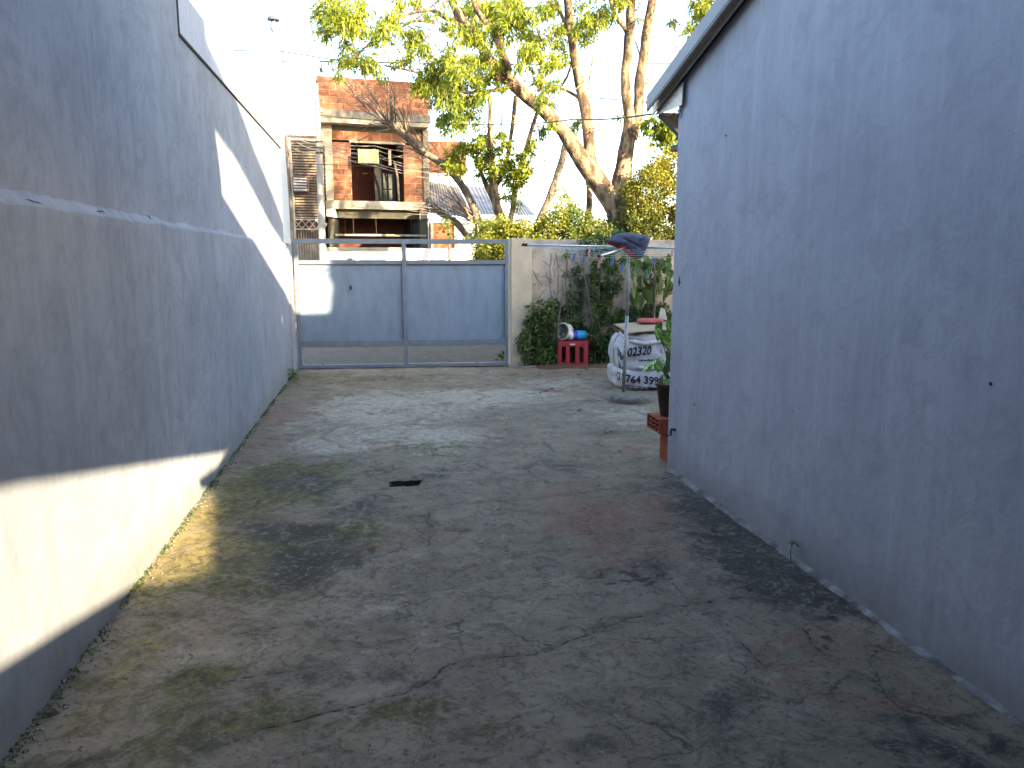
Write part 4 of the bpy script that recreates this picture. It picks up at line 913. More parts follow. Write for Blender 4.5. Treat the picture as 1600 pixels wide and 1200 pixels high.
pD, tD = sprays([(880, 205, 6, -.2), (870, 298, 5), (876, 308, 9, .0), (890, 305, 7, -.1), (866, 318, 7)], 16.8, 1, .2); trel(leaves(pD, .10, .4, .34, m=M['leaf_big'], tone=(.3, .2), spread=tD), TD)
TE = empty('stub_trunk', (float(PY(918, 350, 15)[0]), 15, -.03), 0, 'cut reddish trunk stub standing directly left of the big fork', 'tree')
tb = MB(); limb(tb, [(918, 520), (919, 400), (920, 330), (921, 295), (918, 280)], [7, 6.5, 6, 5.5, 4], 15); trel(tb.build('trunk', M['bark'], smooth=True), TE)

def hedge(name, lst, Y, label, cat, m, size, dens, dY=.5, tone=(.5, .25), wid=.5):
    e = empty(name, (float(PY(lst[0][0], 360, Y)[0]), Y, -.03), 0, label, cat); rng = np.random.default_rng(len(lst)*7+int(lst[0][0])); out = []; tn = []
    for c in lst:
        x, y, r = c[:3]; br = c[3] if len(c) > 3 else 0; k = int(r*r*dens); rad = r/pxm(Y, 2)
        c3 = np.array(PY(x, y, Y+rng.uniform(-.5, .5)*dY)); d = rng.normal(size=(k, 3)); d /= np.linalg.norm(d, axis=1)[:, None]
        out.append(c3+d*rad*(rng.uniform(.2, 1, k)**.5)[:, None]*np.array([1, 1.1, 1])+rng.normal(size=(k, 3))*.03); tn.append(np.full(k, br))
    P = np.concatenate(out); T = np.concatenate(tn)+np.array([mn.noise(Vector(p)*2.2) for p in P])*.45
    trel(leaves(P, size, .1, wid, rng, 'foliage', m, None, T, tone), e)
    st = MB(); rr = random.Random(5)
    for i in range(6):
        x = rr.choice(lst)[0]; limb(st, [(x, 470), (x+rr.uniform(-6, 6), 400), (x+rr.uniform(-12, 12), 350)], [2.5, 2, 1], Y, n=6)
    trel(st.build('stems', M['barkd'], smooth=True, kind='stuff'), e)
    return e
rr = random.Random(8)
lh = []
for x in range(748, 962, 9):
    top_ = np.interp(x, [740, 765, 790, 815, 830, 850, 870, 885, 900, 930, 950, 965], [360, 345, 338, 345, 350, 338, 325, 318, 322, 345, 352, 350])
    y = top_+8
    while y < 415: lh.append((x+rr.uniform(-4, 4), y+rr.uniform(-3, 3), 10, rr.uniform(-.1, .2)-(.3 if x > 885 else 0))); y += 11  # leaf tone lowered on the right to paint the unlit stretch
hedge('hedge', lh, 12.7, 'bright yellow-green hedge behind the street side of the garden wall', 'hedge', M['leaf_hedge'], .065, .95, .8, (.6, .25))
lb = []
for i in range(300):
    x = rr.uniform(975, 1130); top_ = np.interp(x, [980, 1000, 1020, 1040, 1065, 1120], [285, 262, 245, 238, 232, 225]); y = rr.uniform(top_+10, 410)
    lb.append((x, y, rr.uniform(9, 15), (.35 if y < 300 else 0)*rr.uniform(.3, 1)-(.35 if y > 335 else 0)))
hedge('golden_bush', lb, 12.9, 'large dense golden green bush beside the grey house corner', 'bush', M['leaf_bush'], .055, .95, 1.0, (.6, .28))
lo_ = []
for i in range(16): lo_.append((rr.uniform(940, 1000), rr.uniform(345, 400), rr.uniform(8, 12), -.5))
hedge('dark_shrub', lo_, 13.3, 'dark green shrub at the foot of the forked trunk', 'shrub', M['leaf_dark'], .06, .9, .6, (.5, .25))
le = [(1012, 192, 9, -.1), (1022, 200, 10), (1035, 195, 12, .1), (1048, 200, 12, .05), (1040, 212, 11, .1), (1050, 222, 9), (1028, 215, 7), (1012, 208, 6, -.2), (1045, 232, 8, -.1), (1060, 210, 12), (1075, 200, 14), (1020, 225, 5)]
pE, tE = sprays(le, 13.4, .9, .3)
te = empty('broad_leaf_tree', (float(PY(1075, 350, 13.4)[0]), 13.4, -.03), 0, 'small tree with broad leaves showing directly below the grey eave', 'tree')
tb = MB(); limb(tb, [(1085, 520), (1080, 350), (1075, 260), (1070, 210)], [7, 6, 4, 2], 13.4); limb(tb, [(1077, 270), (1050, 230), (1030, 205), (1012, 195)], [2, 1.5, 1.3, .8], 13.4); trel(tb.build('trunk', M['barkd'], smooth=True), te)
trel(leaves(pE, .12, .5, .5, m=M['leaf_big'], tone=(.35, .2), spread=tE), te)
ls = [(rr.uniform(735, 797), rr.uniform(382, 412), rr.uniform(7, 11), rr.uniform(-.3, .2)) for i in range(34)]+[(700+rr.uniform(-10, 10), 350+rr.uniform(-5, 25), 7, -.2) for i in range(8)]+[(rr.uniform(735, 780), rr.uniform(345, 375), rr.uniform(8, 11), rr.uniform(-.3, .2)) for i in range(16)]
hedge('street_shrub', ls, 15.2, 'loose sunlit shrub seen over and through the right end of the gate', 'shrub', M['leaf_hedge'], .07, .45, .6, (.5, .3))

# ------------------------------------------------------------------ garden plants in the yard
CRX = (G(866, 572)[0], G(925, 572)[0])
def plant(name, lst, Y, label, cat, size, dens, tone=(.4, .25), wid=.5, stems=(), m='leaf_dark', dY=.35, droop=.25):
    base = PY(lst[0][0], 560, Y); e = empty(name, (float(base[0]), Y, 0), 0, label, cat)
    rng = np.random.default_rng(int(lst[0][0])); out = []; tn = []
    for c in lst:
        x, y, r = c[:3]; br = c[3] if len(c) > 3 else 0; k = max(5, int(r*r*dens)); rad = r/pxm(Y, 2.5)
        c3 = np.array(PY(x, y, Y+rng.uniform(-.5, .5)*dY)); d = rng.normal(size=(k, 3)); d /= np.linalg.norm(d, axis=1)[:, None]
        q = c3+d*rad*(rng.uniform(0, 1, k)**.5)[:, None]*np.array([1, .8, 1]); q[:, 2] = np.maximum(q[:, 2], .05); q[:, 1] = np.minimum(q[:, 1], 11.47) if Y < 11.45 else q[:, 1]
        out.append(q); tn.append(np.full(k, br))
    P = np.concatenate(out); T = np.concatenate(tn)
    ok = ~((P[:, 0] > CRX[0]) & (P[:, 0] < CRX[1]) & (P[:, 1] < 11.36)); P = P[ok]; T = T[ok]
    T = T+np.array([mn.noise(Vector(p)*4) for p in P])*.4
    trel(leaves(P, size, droop, wid, rng, 'foliage', M[m], None, T, tone), e)
    if stems:
        st = MB()
        for s_ in stems: limb(st, s_[0], s_[1], Y, n=5, wob=.01)
        trel(st.build('stems', M['barkd'], smooth=True, kind='stuff'), e)
    return e
rr = random.Random(14)
l1_ = []
for i in range(140):
    x = rr.uniform(815, 908); top_ = np.interp(x, [812, 822, 840, 860, 875, 890, 905], [520, 482, 475, 468, 478, 470, 455]); l1_.append((x, rr.uniform(top_, 568), rr.uniform(6, 10), rr.uniform(-.1, .25)))
l1_ += [(824, 476, 4, .2), (828, 485, 5, .2), (868, 455, 5, .1), (845, 472, 5, .2), (885, 430, 5, .3), (888, 412, 6, .3), (886, 398, 6, .2)]
plant('leafy_shrub', l1_, 11.32, 'leafy dark green shrub behind the red crate against the cream wall', 'shrub', .06, .75, (.42, .25), .42, [([(870, 570), (872, 500), (884, 440), (887, 400)], [2, 1.8, 1.2, .8]), ([(845, 570), (840, 510), (828, 480)], [1.6, 1.3, .8])])
l2_ = []
for i in range(230):
    x = rr.uniform(890, 968); top_ = np.interp(x, [895, 905, 925, 945, 965], [425, 400, 395, 400, 415]); y = rr.uniform(top_, 570)
    if 905 < x < 930 and 480 < y < 510 and rr.random() < .6: continue
    l2_.append((x, y, rr.uniform(5, 9), rr.uniform(-.25, .15)-(.25 if y > 500 else 0)))
for i in range(46): l2_.append((rr.uniform(895, 985), rr.uniform(362, 410), rr.uniform(5, 9), .15))
for i in range(30): l2_.append((rr.uniform(985, 1052), rr.uniform(400, 500), rr.uniform(5, 9), -.1))
plant('climbing_shrub', l2_, 11.25, 'tall dark climbing shrub reaching over the wall top behind the clothes line', 'shrub', .055, .8, (.32, .25), .45,
      [([(930, 570), (925, 500), (915, 440), (905, 390)], [2.2, 2, 1.4, .8]), ([(948, 570), (955, 480), (962, 420), (957, 385)], [2, 1.8, 1.3, .8]), ([(940, 560), (935, 470), (940, 400)], [2, 1.5, 1])])
l3_ = [(rr.uniform(862, 925), rr.uniform(478, 535), rr.uniform(7, 10), rr.uniform(-.3, .1)) for i in range(45)]+[(rr.uniform(905, 960), rr.uniform(525, 570), rr.uniform(6, 9), -.35) for i in range(60)]+[(rr.uniform(965, 1050), rr.uniform(478, 510), rr.uniform(6, 10), -.25) for i in range(60)]
plant('low_shrub', l3_, 11.2, 'low dark undergrowth between the red crate and the white bags', 'shrub', .05, .55, (.25, .2), .5)
# broad-leaved plant in front of the wall, right
bl = empty('broad_leaf_plant', (float(PY(1022, 520, 11.0)[0]), 11.0, 0), 0, 'plant with large drooping leaves beside the grey house corner', 'plant')
st = MB(); limb(st, [(1020, 540), (1022, 490), (1024, 440), (1020, 400)], [2.5, 2.2, 1.8, 1], 11, n=6); limb(st, [(1024, 445), (1000, 430), (965, 440)], [1.4, 1.2, .6], 11, n=5); limb(st, [(1023, 430), (1040, 415), (1050, 420)], [1.4, 1, .6], 11, n=5)
trel(st.build('stem', M['barkd'], smooth=True), bl)
def leaf_mesh(name, L, Wd, m, fold=.12, droop=.25, heart=False, lobes=0):
    V = []; F = []; n = 9
    for i in range(n+1):
        t = i/n; w = Wd*(math.sin(math.pi*min(1, t**.75))**.8 if not heart else (math.sin(math.pi*t**.6))**.7)
        if lobes: w *= 1+.25*math.sin(t*lobes*6.28)
        z = -droop*L*t*t; V += [(-w/2, L*t, z+fold*w), (0, L*t, z), (w/2, L*t, z+fold*w)]
    F = [(3*i, 3*i+1, 3*i+4, 3*i+3) for i in range(n)]+[(3*i+1, 3*i+2, 3*i+5, 3*i+4) for i in range(n)]
    me = bpy.data.meshes.new(name); me.from_pydata(V, [], F); me.materials.append(m); me.shade_smooth()
    at = me.attributes.new('tone', 'FLOAT', 'POINT'); 
    for q_ in at.data: q_.value = .55
    return me
big = leaf_mesh('leaf', .20, .085, M['leaf_dark'], .15, .3)
def put_leaf(me, parent, P, az, el, s=1., roll=0.):
    o = bpy.data.objects.new('leaf', me); COL.objects.link(o); o.parent = parent
    o.matrix_parent_inverse = Matrix.Translation(-Vector(parent.location))
    o.location = P; o.rotation_mode = 'XYZ'
    o.rotation_euler = (Matrix.Rotation(az, 3, 'Z') @ Matrix.Rotation(el, 3, 'X') @ Matrix.Rotation(roll, 3, 'Y')).to_euler(); o.scale = (s, s, s); return o
for x, y, az, el, s in [(1015, 400, 60, -60, .8), (1012, 408, 110, -75, 1.), (1024, 412, -60, -50, 1.), (1028, 420, -100, -70, 1.1), (1018, 425, 140, -70, 1.2), (1030, 440, -130, -80, 1.), (1008, 430, 170, -80, 1.), (1000, 428, 150, -65, 1.1), (1035, 408, -80, -40, .9), (1042, 420, -140, -80, .9), (1022, 445, 160, -85, 1.2), (1015, 452, -170, -85, 1.1), (1040, 435, -90, -75, 1.1), (1010, 398, 100, -40, .7), (1045, 430, 170, -80, .9), (1002, 405, 90, -30, .8), (1048, 410, 120, -60, .9), (990, 425, 130, -60, .7)]+[(rr.uniform(985, 1052), rr.uniform(392, 465), rr.uniform(0, 360), rr.uniform(-85, -30), rr.uniform(.5, 1.2)) for _ in range(46)]:
    put_leaf(big, bl, PY(x, y, 11.05+rr.uniform(-.15, .2)), R(az), R(el), s, R(rr.uniform(-50, 50)))

# weeds
def weed(label, px, py, n_, hh, spread, size=.05, leafy=60):
    b = G(px, py); e = empty('weed', (float(b[0]), float(b[1]), 0), 0, label, 'weed'); rng = np.random.default_rng(int(px)); 
    P = b+np.stack([rng.normal(0, spread, leafy), rng.normal(0, spread, leafy), rng.uniform(.01, hh, leafy)], 1)
    trel(leaves(P, size, -.1, .25, rng, 'foliage', M['leaf_weed'], None, None, (.4, .25)), e); return e
weed('green weed tuft at the foot of the left wall beside the gate', 456, 594, 30, .13, .045, .06, 90)
weed('green grass tuft at the foot of the cream gate pillar', 786, 566, 40, .16, .06, .08, 120)
sp = G(1254, 878); sp[0] = XR-.04; e = empty('seedling', tuple(map(float, sp)), 0, 'single thin seedling with star shaped leaves at the foot of the grey house wall', 'weed')
s_ = MB(); s_.tube([sp, sp+np.array([-.005, .004, .06]), sp+np.array([-.0, -.012, .125])], [.0025, .002, .0015], 5); trel(s_.build('stem', M['leaf_weed']), e)
sl = leaf_mesh('leaf', .045, .016, M['leaf_weed'], .1, .2)
for a in range(6): put_leaf(sl, e, sp+np.array([-.0, -.012, .125-(a % 2)*.008]), R(a*60+15), R(-5), rr.uniform(.8, 1.1))
# moss and grit along the foot of the left wall
rng = np.random.default_rng(77); n_ = 2600
yy = rng.uniform(1.6, 11.4, n_); xx = XL+np.abs(rng.normal(0, .022, n_)); keep = np.array([mn.noise(Vector((y*3, 0, 0)))+.35 > rng.uniform(0, .6) for y in yy])
yy, xx = yy[keep], xx[keep]
o = leaves(np.stack([xx, yy, np.full(len(xx), .005)], 1), .018, -.6, .5, rng, 'moss_edge', M['leaf_weed'], None, None, (.15, .2)); tag(o, 'dark moss and tiny weeds along the foot of the left wall', 'moss')
def rubble(name, pts, sizes, m, label, cat):
    V = []; F = []; rng = np.random.default_rng(5)
    ico = np.array([(0, 0, 1), (.9, 0, .1), (.2, .9, .15), (-.8, .5, 0), (-.6, -.7, .1), (.4, -.8, 0), (0, 0, -.8)], float)
    fc = [(0, 1, 2), (0, 2, 3), (0, 3, 4), (0, 4, 5), (0, 5, 1), (6, 2, 1), (6, 3, 2), (6, 4, 3), (6, 5, 4), (6, 1, 5)]
    for i, (p, s) in enumerate(zip(pts, sizes)):
        a = rng.uniform(0, 6.3); c, s_ = math.cos(a), math.sin(a); q = ico*(1+rng.normal(size=(7, 3))*.15)*s*np.array([1, rng.uniform(.5, 1), rng.uniform(.3, .6)])
        q = np.stack([q[:, 0]*c-q[:, 1]*s_, q[:, 0]*s_+q[:, 1]*c, q[:, 2]], 1)+p; V.append(q); F += [(a_+i*7, b_+i*7, c_+i*7) for a_, b_, c_ in fc]
    return tag(fast_mesh(name, np.concatenate(V), np.array(F), m), label, cat, kind='stuff')
P = []; Sz = []
for i in range(900):
    y = rng.uniform(1.5, 11.2); x = XL+abs(rng.normal(0, .035)); P.append((x, y, .003)); Sz.append(rng.uniform(.003, .011))
for i in range(260):
    y = rng.uniform(1.5, 11.2); P.append((rng.uniform(XL, XR), y, .003)); Sz.append(rng.uniform(.002, .006))
for i in range(200):
    P.append((rng.uniform(2.0, 4.6), rng.uniform(10.3, 10.7), .01)); Sz.append(rng.uniform(.005, .018))
for i in range(90):
    P.append((rng.normal(2.1, .12), rng.normal(11.15, .08), .012)); Sz.append(rng.uniform(.01, .03))
rubble('grit', np.array(P), Sz, M['pebble'], 'loose grit and crumbled mortar scattered on the driveway', 'grit')
lv = MB()
for x, y, s in [(853, 612, 2.2), (862, 608, 1.5), (845, 614, 1.2), (948, 678, 1.3), (955, 676, 1), (1114, 829, 1.2), (1303, 968, .9), (1289, 1012, .8), (940, 900, .7), (1170, 921, 1.0), (835, 590, 1.2), (690, 612, .9), (905, 586, 1), (82, 1117, 1.2), (930, 605, .8), (806, 576, 1.6), (820, 573, 1.4)]:
    c = G(x, y); a = rr.uniform(0, 6.3); u = np.array([math.cos(a), math.sin(a), 0])*.025*s; w = np.array([-u[1], u[0], 0])*.55; z = np.array([0, 0, .008])
    lv.add([c-u+z*.6, c+w+z*2.2, c+u+z*.8, c-w+z*1.8, c+z*.7], [(0, 4, 1), (1, 4, 2), (2, 4, 3), (3, 4, 0)])
tag(lv.build('leaf_litter', M['litter']), 'curled brown dead leaves scattered over the driveway', 'leaves', kind='stuff')

# ------------------------------------------------------------------ rotary clothes line
pc = G(974, 620); 
cl = empty('rotary_clothesline', (float(pc[0]), float(pc[1]), 0), 0, 'rotary clothes line on a thin metal pole with four arms', 'clothes line')
bs = G(985, 626)
def cd_disc():
    n = 26; V = []; F = []
    for z, k in ((0, 1.0), (.045, 1.02), (.062, .93), (.066, .3)):
        for i in range(n):
            a = 2*math.pi*i/n; r = .225*k*(1+.05*mn.noise(Vector((math.cos(a)*1.5, math.sin(a)*1.5, z*9)))); V.append((bs[0]+r*math.cos(a), bs[1]+r*math.sin(a), z+.008*mn.noise(Vector((a*3, z, 0)))))
    F = [(j*n+i, j*n+(i+1) % n, (j+1)*n+(i+1) % n, (j+1)*n+i) for j in range(3) for i in range(n)]+[tuple(range(3*n, 4*n))]
    MB().add(V, F).build('concrete_base', M['stone'], smooth=True)
    o = bpy.context.scene.objects['concrete_base']; trel(o, cl)
cd_disc()
zarm = float(PY(900, 385.5, pc[1])[2])
hub = np.array([pc[0]+.02, pc[1], zarm])
trel(MB().tube([(pc[0]-.0, pc[1], .05), (hub[0], hub[1], .95)], .021, 12).build('pole', M['polegrey'], smooth=True), cl)
trel(MB().tube([(hub[0], hub[1], .93), (hub[0], hub[1], zarm+.03)], .017, 12).build('pole', M['polegrey'], smooth=True), cl)
trel(MB().lathe([(0, -.05), (.04, -.05), (.045, -.02), (.045, .02), (.03, .04), (0, .04)], hub, 14).build('hub', M['dark'], smooth=True), cl)
AR = 1.22; tips = []
for a, dz_ in ((179, .02), (238, -.11), (346, -.03), (72, .03)):
    az = R(a); tip = hub+np.array([math.cos(az)*AR, math.sin(az)*AR, dz_])
    ar = trel(MB().tube([hub+np.array([math.cos(az), math.sin(az), 0])*.04, tip], .0115, 8).build('arm', M['alu'], smooth=True), cl); tips.append(tip)
    cc = MB().lathe([(0, 0), (.016, 0), (.016, .06), (0, .06)], tip-np.array([math.cos(az), math.sin(az), 0])*.05, 8, (math.cos(az), math.sin(az), 0)).build('end_cap', M['dark']); cc.parent = ar; cc.matrix_parent_inverse = Matrix.Translation(-Vector(cl.location)); 
    cc.matrix_parent_inverse = Matrix()
ln = MB()
for k in (1., .82, .64, .46, .28):
    for i in range(4):
        a = hub+(tips[i]-hub)*k; b = hub+(tips[(i+1) % 4]-hub)*k; mid = (a+b)/2-np.array([0, 0, .05*k]); ln.tube([a-(0, 0, .012), (a+mid)/2-(0, 0, .006), mid, (b+mid)/2-(0, 0, .006), b-(0, 0, .012)], .0022, 4)
trel(ln.build('line', M['cord']), cl)
def peg(x, y, Y, m, label):
    p = PY(x, y, Y); e = MB()
    e.prism([(-.006, -.04), (-.003, -.04), (-.001, .035), (-.005, .035)], 'y', -.005, .005); e.prism([(.003, -.04), (.007, -.04), (.005, .035), (.001, .035)], 'y', -.005, .005); e.box(-.006, .006, -.0055, .0055, -.004, .006)
    o = e.build('clothes_peg', M[m], loc=p); o.rotation_euler = (rr.uniform(-.2, .2), rr.uniform(-.35, .35), rr.uniform(0, 3)); o.scale = (1.5, 1.5, 1.1); return tag(o, label, 'peg', 'pegs on the rotary line')
peg(936, 412, 8.0, 'peg_pink', 'pink peg directly right of the near arm tip on the clothes line'); peg(940, 405, 8.1, 'peg_pink', 'pink peg hanging highest below the left arm')
peg(897, 401, 7.7, 'peg_blue', 'blue peg left of the near arm tip on the clothes line'); peg(912, 404, 7.8, 'peg_blue', 'blue peg just below the near arm tip'); peg(921, 394, 7.8, 'peg_pink', 'small pink peg above the near arm')
peg(957, 408, 8.1, 'peg_blue', 'blue peg just left of the pole'); peg(973, 417, 7.6, 'peg_blue', 'blue peg on the pole line below the garment'); peg(1011, 428, 7.3, 'peg_green', 'teal peg right of the pole below the garment'); peg(1022, 408, 7.6, 'peg_blue', 'blue peg on the right hand line'); peg(1050, 396, 8.2, 'peg_pink', 'pink peg at the far right end beside the grey wall')

# padded cloth thrown over the hub
def cushion():
    Y0 = hub[1]-.14
    out = [(946, 376), (955, 369), (966, 364.5), (985, 363.5), (1000, 366), (1013, 367.5), (1015.5, 374), (1012, 384), (1007, 396), (1003, 404), (996, 404.5), (988, 398), (980, 391), (972, 386), (962, 382.5), (952, 380)]
    P = np.array([PY(x, y, Y0) for x, y in out]); c = PY(988, 380, Y0); e = empty('padded_cloth', (float(c[0]), float(Y0), float(c[2])), 0, 'dark navy padded cloth with a red underside thrown over the top of the clothes line', 'cloth')
    # dense outline
    Q = []
    for i in range(len(P)):
        for t in (0, .33, .66): Q.append(P[i]*(1-t)+P[(i+1) % len(P)]*t)
    Q = np.array(Q); n = len(Q)
    def shell(sgn, th, off, m, name, sh=1.0):
        V = []; F = []; ks = [1, .97, .9, .78, .6, .4, .2, .02]
        for k in ks:
            for q in Q:
                p = c+(q-c)*k*sh; b = math.sqrt(max(0, 1-k*k))*th*(1+.5*mn.noise(Vector(p)*7)); q2 = .030*mn.noise(Vector(p)*11)*(1-k)-.035*math.exp(-(((p[0]-c[0])*.9-(p[2]-c[2])*.5-.05)/.012)**2)*(1-k**4)-.02*math.exp(-(((p[0]-c[0])*.5+(p[2]-c[2])+.01)/.010)**2)*(1-k**4)
                V.append((p[0]+off[0], p[1]+off[1]-sgn*(b+q2), p[2]+off[2]))
        F = [(j*n+i, j*n+(i+1) % n, (j+1)*n+(i+1) % n, (j+1)*n+i) for j in range(len(ks)-1) for i in range(n)]+[tuple((len(ks)-1)*n+i for i in range(n))]
        o = MB().add(V, F).build(name, m, smooth=True); trel(o, e)
    shell(1, .085, (0, 0, 0), M['navy'], 'top_side'); shell(-1, .10, (0, 0, 0), M['navy'], 'back_side')
    # red lining peeping out under the left and lower edge
    idx = [(947, 377.5), (953, 382), (962, 385.5), (972, 390), (980, 395.5), (988, 402), (994, 405), (992, 399), (982, 388), (970, 381), (957, 376.5)]
    pts = [PY(x, y, Y0) for x, y in idx]; o = MB().prism([(p[0], p[2]) for p in pts], 'y', Y0-.035, Y0+.05).build('lining', M['redcloth'], bevel=.012); trel(o, e)
cushion()

# ------------------------------------------------------------------ crate with the pail and jug
ca = G(872, 572); cb = G(915, 575)
czr = math.atan2(cb[1]-ca[1], cb[0]-ca[0])
cr = empty('bottle_crate', (float(ca[0]), float(ca[1]), 0), czr*.6, 'faded red plastic bottle crate standing upside down at the garden edge', 'crate')
cw = .435; chh = .375; cdp = .33
def crate_side(parent, fn, w, name='side'):
    mb = MB(); bars = [(0, .055), (.125, .055), (w/2-.09, .05), (w/2+.04, .05), (w-.18, .055), (w-.055, .055)]
    ts = .022
    mb2 = []
    mb.box(0, w, 0, ts, chh-.075, chh); mb.box(0, w, 0, ts, 0, .05)
    for x, ww in ((0, .05), (.115, .06), (w/2-.0275 if False else .115+.115, .001), (w-.175, .06), (w-.05, .05)):
        if ww > .01: mb.box(x, x+ww, .001, ts-.001, .05, chh-.075)
    V = [fn(*v) for v in mb.v]; o = MB(); o.v = V; o.f = mb.f; o.build(name, M['red'], parent)
crate_side(cr, lambda x, y, z: (x, y, z), cw); crate_side(cr, lambda x, y, z: (x, cdp-y, z), cw); crate_side(cr, lambda x, y, z: (y, x+.0225, z), cdp-.045); crate_side(cr, lambda x, y, z: (cw-y, x+.0225, z), cdp-.045)
t = MB()
for i in range(5): t.box(.023, cw-.023, .023+i*.062, .023+i*.062+.03, chh-.018, chh-.002)
for i in range(5): t.box(.03+i*.085, .05+i*.085, .024, cdp-.024, chh-.017, chh-.004)
t.build('bottom_grid', M['red'], cr)
t = MB(); t.box(cw/2-.04, cw/2+.04, -.004, -.0005, chh-.05, chh-.03); t.build('handle_label', M['plwhite'], cr)
def onc(x, y, Y): return np.array(PY(x, y, Y))
Yc = float(ca[1])+.12
pc_ = onc(878.5, 522, Yc-.0); pc_[2] = chh+.138
pl_ = empty('paint_pail', tuple(map(float, pc_)), 0, 'dirty white plastic pail lying on its side on the red crate', 'pail')
ax = Vector((.62, .78, .0)).normalized(); axl = -ax
prof = [(.118, 0), (.134, 0), (.136, -.02), (.128, -.022), (.125, -.10), (.114, -.17), (0, -.17)]
MB().lathe([(.115, -.002), (.136, .0), (.138, -.022), (.13, -.025), (.126, -.085), (.118, -.13), (.02, -.132), (.0, -.132)], (0, 0, 0), 28, (-.80, -.58, .12)).build('shell', M['plwhite'], pl_, smooth=True)
MB().lathe([(.115, -.004), (.105, -.09), (0, -.10)], (0, 0, 0), 28, (-.80, -.58, .12)).build('inner_wall', M['bagin'], pl_, smooth=True)
pj = onc(902, 527, Yc-.02); pj[2] = chh+.075
jg = empty('water_jug', tuple(map(float, pj)), 0, 'blue and white plastic jug lying on the red crate beside the pail', 'jug')
axj = (.97, .18, -.03)
MB().lathe([(0, -.155), (.06, -.155), (.072, -.14), (.072, -.095)], (0, 0, 0), 24, axj).build('base', M['plwhite'], jg, smooth=True)
MB().lathe([(.0735, -.095), (.0735, -.02)], (0, 0, 0), 24, axj).build('label', M['dblue'], jg, smooth=True)
MB().lathe([(.074, -.02), (.075, .0), (.073, .03), (.075, .06), (.074, .115), (.06, .135)], (0, 0, 0), 24, axj).build('body', M['blue'], jg, smooth=True)
MB().lathe([(.06, .135), (.035, .16), (.022, .165), (.022, .195), (0, .195)], (0, 0, 0), 18, axj).build('neck', M['plwhite'], jg, smooth=True)

# ------------------------------------------------------------------ bulk bags
BX, BY = 3.36, 9.32
def bag_surface(hw, n_exp, bulge, z0, z1, seed, tilt=0., cx=BX, cy=BY, wr=.02):
    def f(a, t):
        """a angle, t 0..1 height -> world point"""
        c, s = math.cos(a), math.sin(a); r = (abs(c)**n_exp+abs(s)**n_exp)**(-1/n_exp)
        prof = 1+bulge*math.sin(math.pi*min(1, max(0, t)))-.10*max(0, t-.85)/.15-.05*max(0, .1-t)/.1
        z = z0+(z1-z0)*t+tilt*c
        w = 1+wr*mn.noise(Vector((c*2+seed, s*2, z*5)))+wr*.55*mn.noise(Vector((c*7+seed, s*7, z*13)))
        return np.array([cx+hw*r*c*prof*w, cy+hw*r*s*prof*w, z+.012*mn.noise(Vector((c*3, s*3+seed, t*2)))])
    return f
def bag_body(parent, f, na=120, nt_=26, name='fabric_body', m='bag'):
    V = []; F = []
    for j in range(nt_+1):
        for i in range(na): V.append(f(2*math.pi*i/na, j/nt_))
    F = [(j*na+i, j*na+(i+1) % na, (j+1)*na+(i+1) % na, (j+1)*na+i) for j in range(nt_) for i in range(na)]
    o = MB().add(V, F).build(name, M[m], smooth=True); return trel(o, parent)
def text_on(parent, f, body, a0, t0, size, hw, H_, shear=0., bold=.02, slope=0., name='printed_text', stretch=1., m='ink'):
    cu = bpy.data.curves.new('txt', 'FONT'); cu.body = body; cu.size = size; cu.offset = bold*size; cu.shear = shear; cu.resolution_u = 3
    o = bpy.data.objects.new('txt', cu); COL.objects.link(o); dg = bpy.context.evaluated_depsgraph_get(); me = bpy.data.meshes.new_from_object(o.evaluated_get(dg)); bpy.data.objects.remove(o)
    import bmesh
    bm = bmesh.new(); bm.from_mesh(me); 
    for k in range(2):
        long_ = [e for e in bm.edges if e.calc_length() > size*.22]
        if long_: bmesh.ops.subdivide_edges(bm, edges=long_, cuts=2, use_grid_fill=False)
    bmesh.ops.triangulate(bm, faces=bm.faces[:])
    for v in bm.verts:
        u, w = v.co.x*stretch, v.co.y+v.co.x*slope
        # walk along the front face: parameter by x position on the face
        xa = a0+u
        # find the angle whose surface point lies u along the outline
        a = arc_angle(f, xa); t = t0+w/H_; p = f(a, t); q = f(a+.01, t); d = np.array([q[1]-p[1], -(q[0]-p[0]), 0]); d /= np.linalg.norm(d)+1e-9
        v.co = Vector(p+d*.004)
    bm.to_mesh(me); bm.free(); me.materials.clear(); me.materials.append(M[m])
    ob = bpy.data.objects.new(name, me); COL.objects.link(ob); return trel(ob, parent)
_arc = {}
def arc_angle(f, s):
    if id(f) not in _arc:
        A = np.linspace(math.pi*.9, math.pi*2.1, 500); P = np.array([f(a, .5)[:2] for a in A]); L = np.concatenate([[0], np.cumsum(np.linalg.norm(np.diff(P, axis=0), axis=1))])
        # zero at the front-left corner (angle 225 deg)
        _arc[id(f)] = (A, L-np.interp(math.pi*1.25, A, L), f)
    A, L, _ = _arc[id(f)]; return float(np.interp(s, L, A))
b1 = empty('bulk_bag', (BX, BY, .25), 0, 'upper white woven bulk bag with large printed phone number, propping a sheet of cardboard', 'bag', 'stacked bulk bags')
f1 = bag_surface(.435, 4, .045, .22, .66, 1.3, .0, wr=.055); bag_body(b1, f1)
H1 = .44
b2 = empty('bulk_bag', (BX, BY, 0), 0, 'squashed lower white bulk bag at ground level with a printed number 3764', 'bag', 'stacked bulk bags')
f2 = bag_surface(.450, 4, .05, .0, .27, 6.1, .0, wr=.065); bag_body(b2, f2, nt_=16)
text_on(b1, f1, '3764', -.245, .44, .15, .475, H1, .15, .03, -.25, stretch=.55)
text_on(b1, f1, '402320', -.075, .44, .145, .475, H1, .15, .03, .10, stretch=.80)
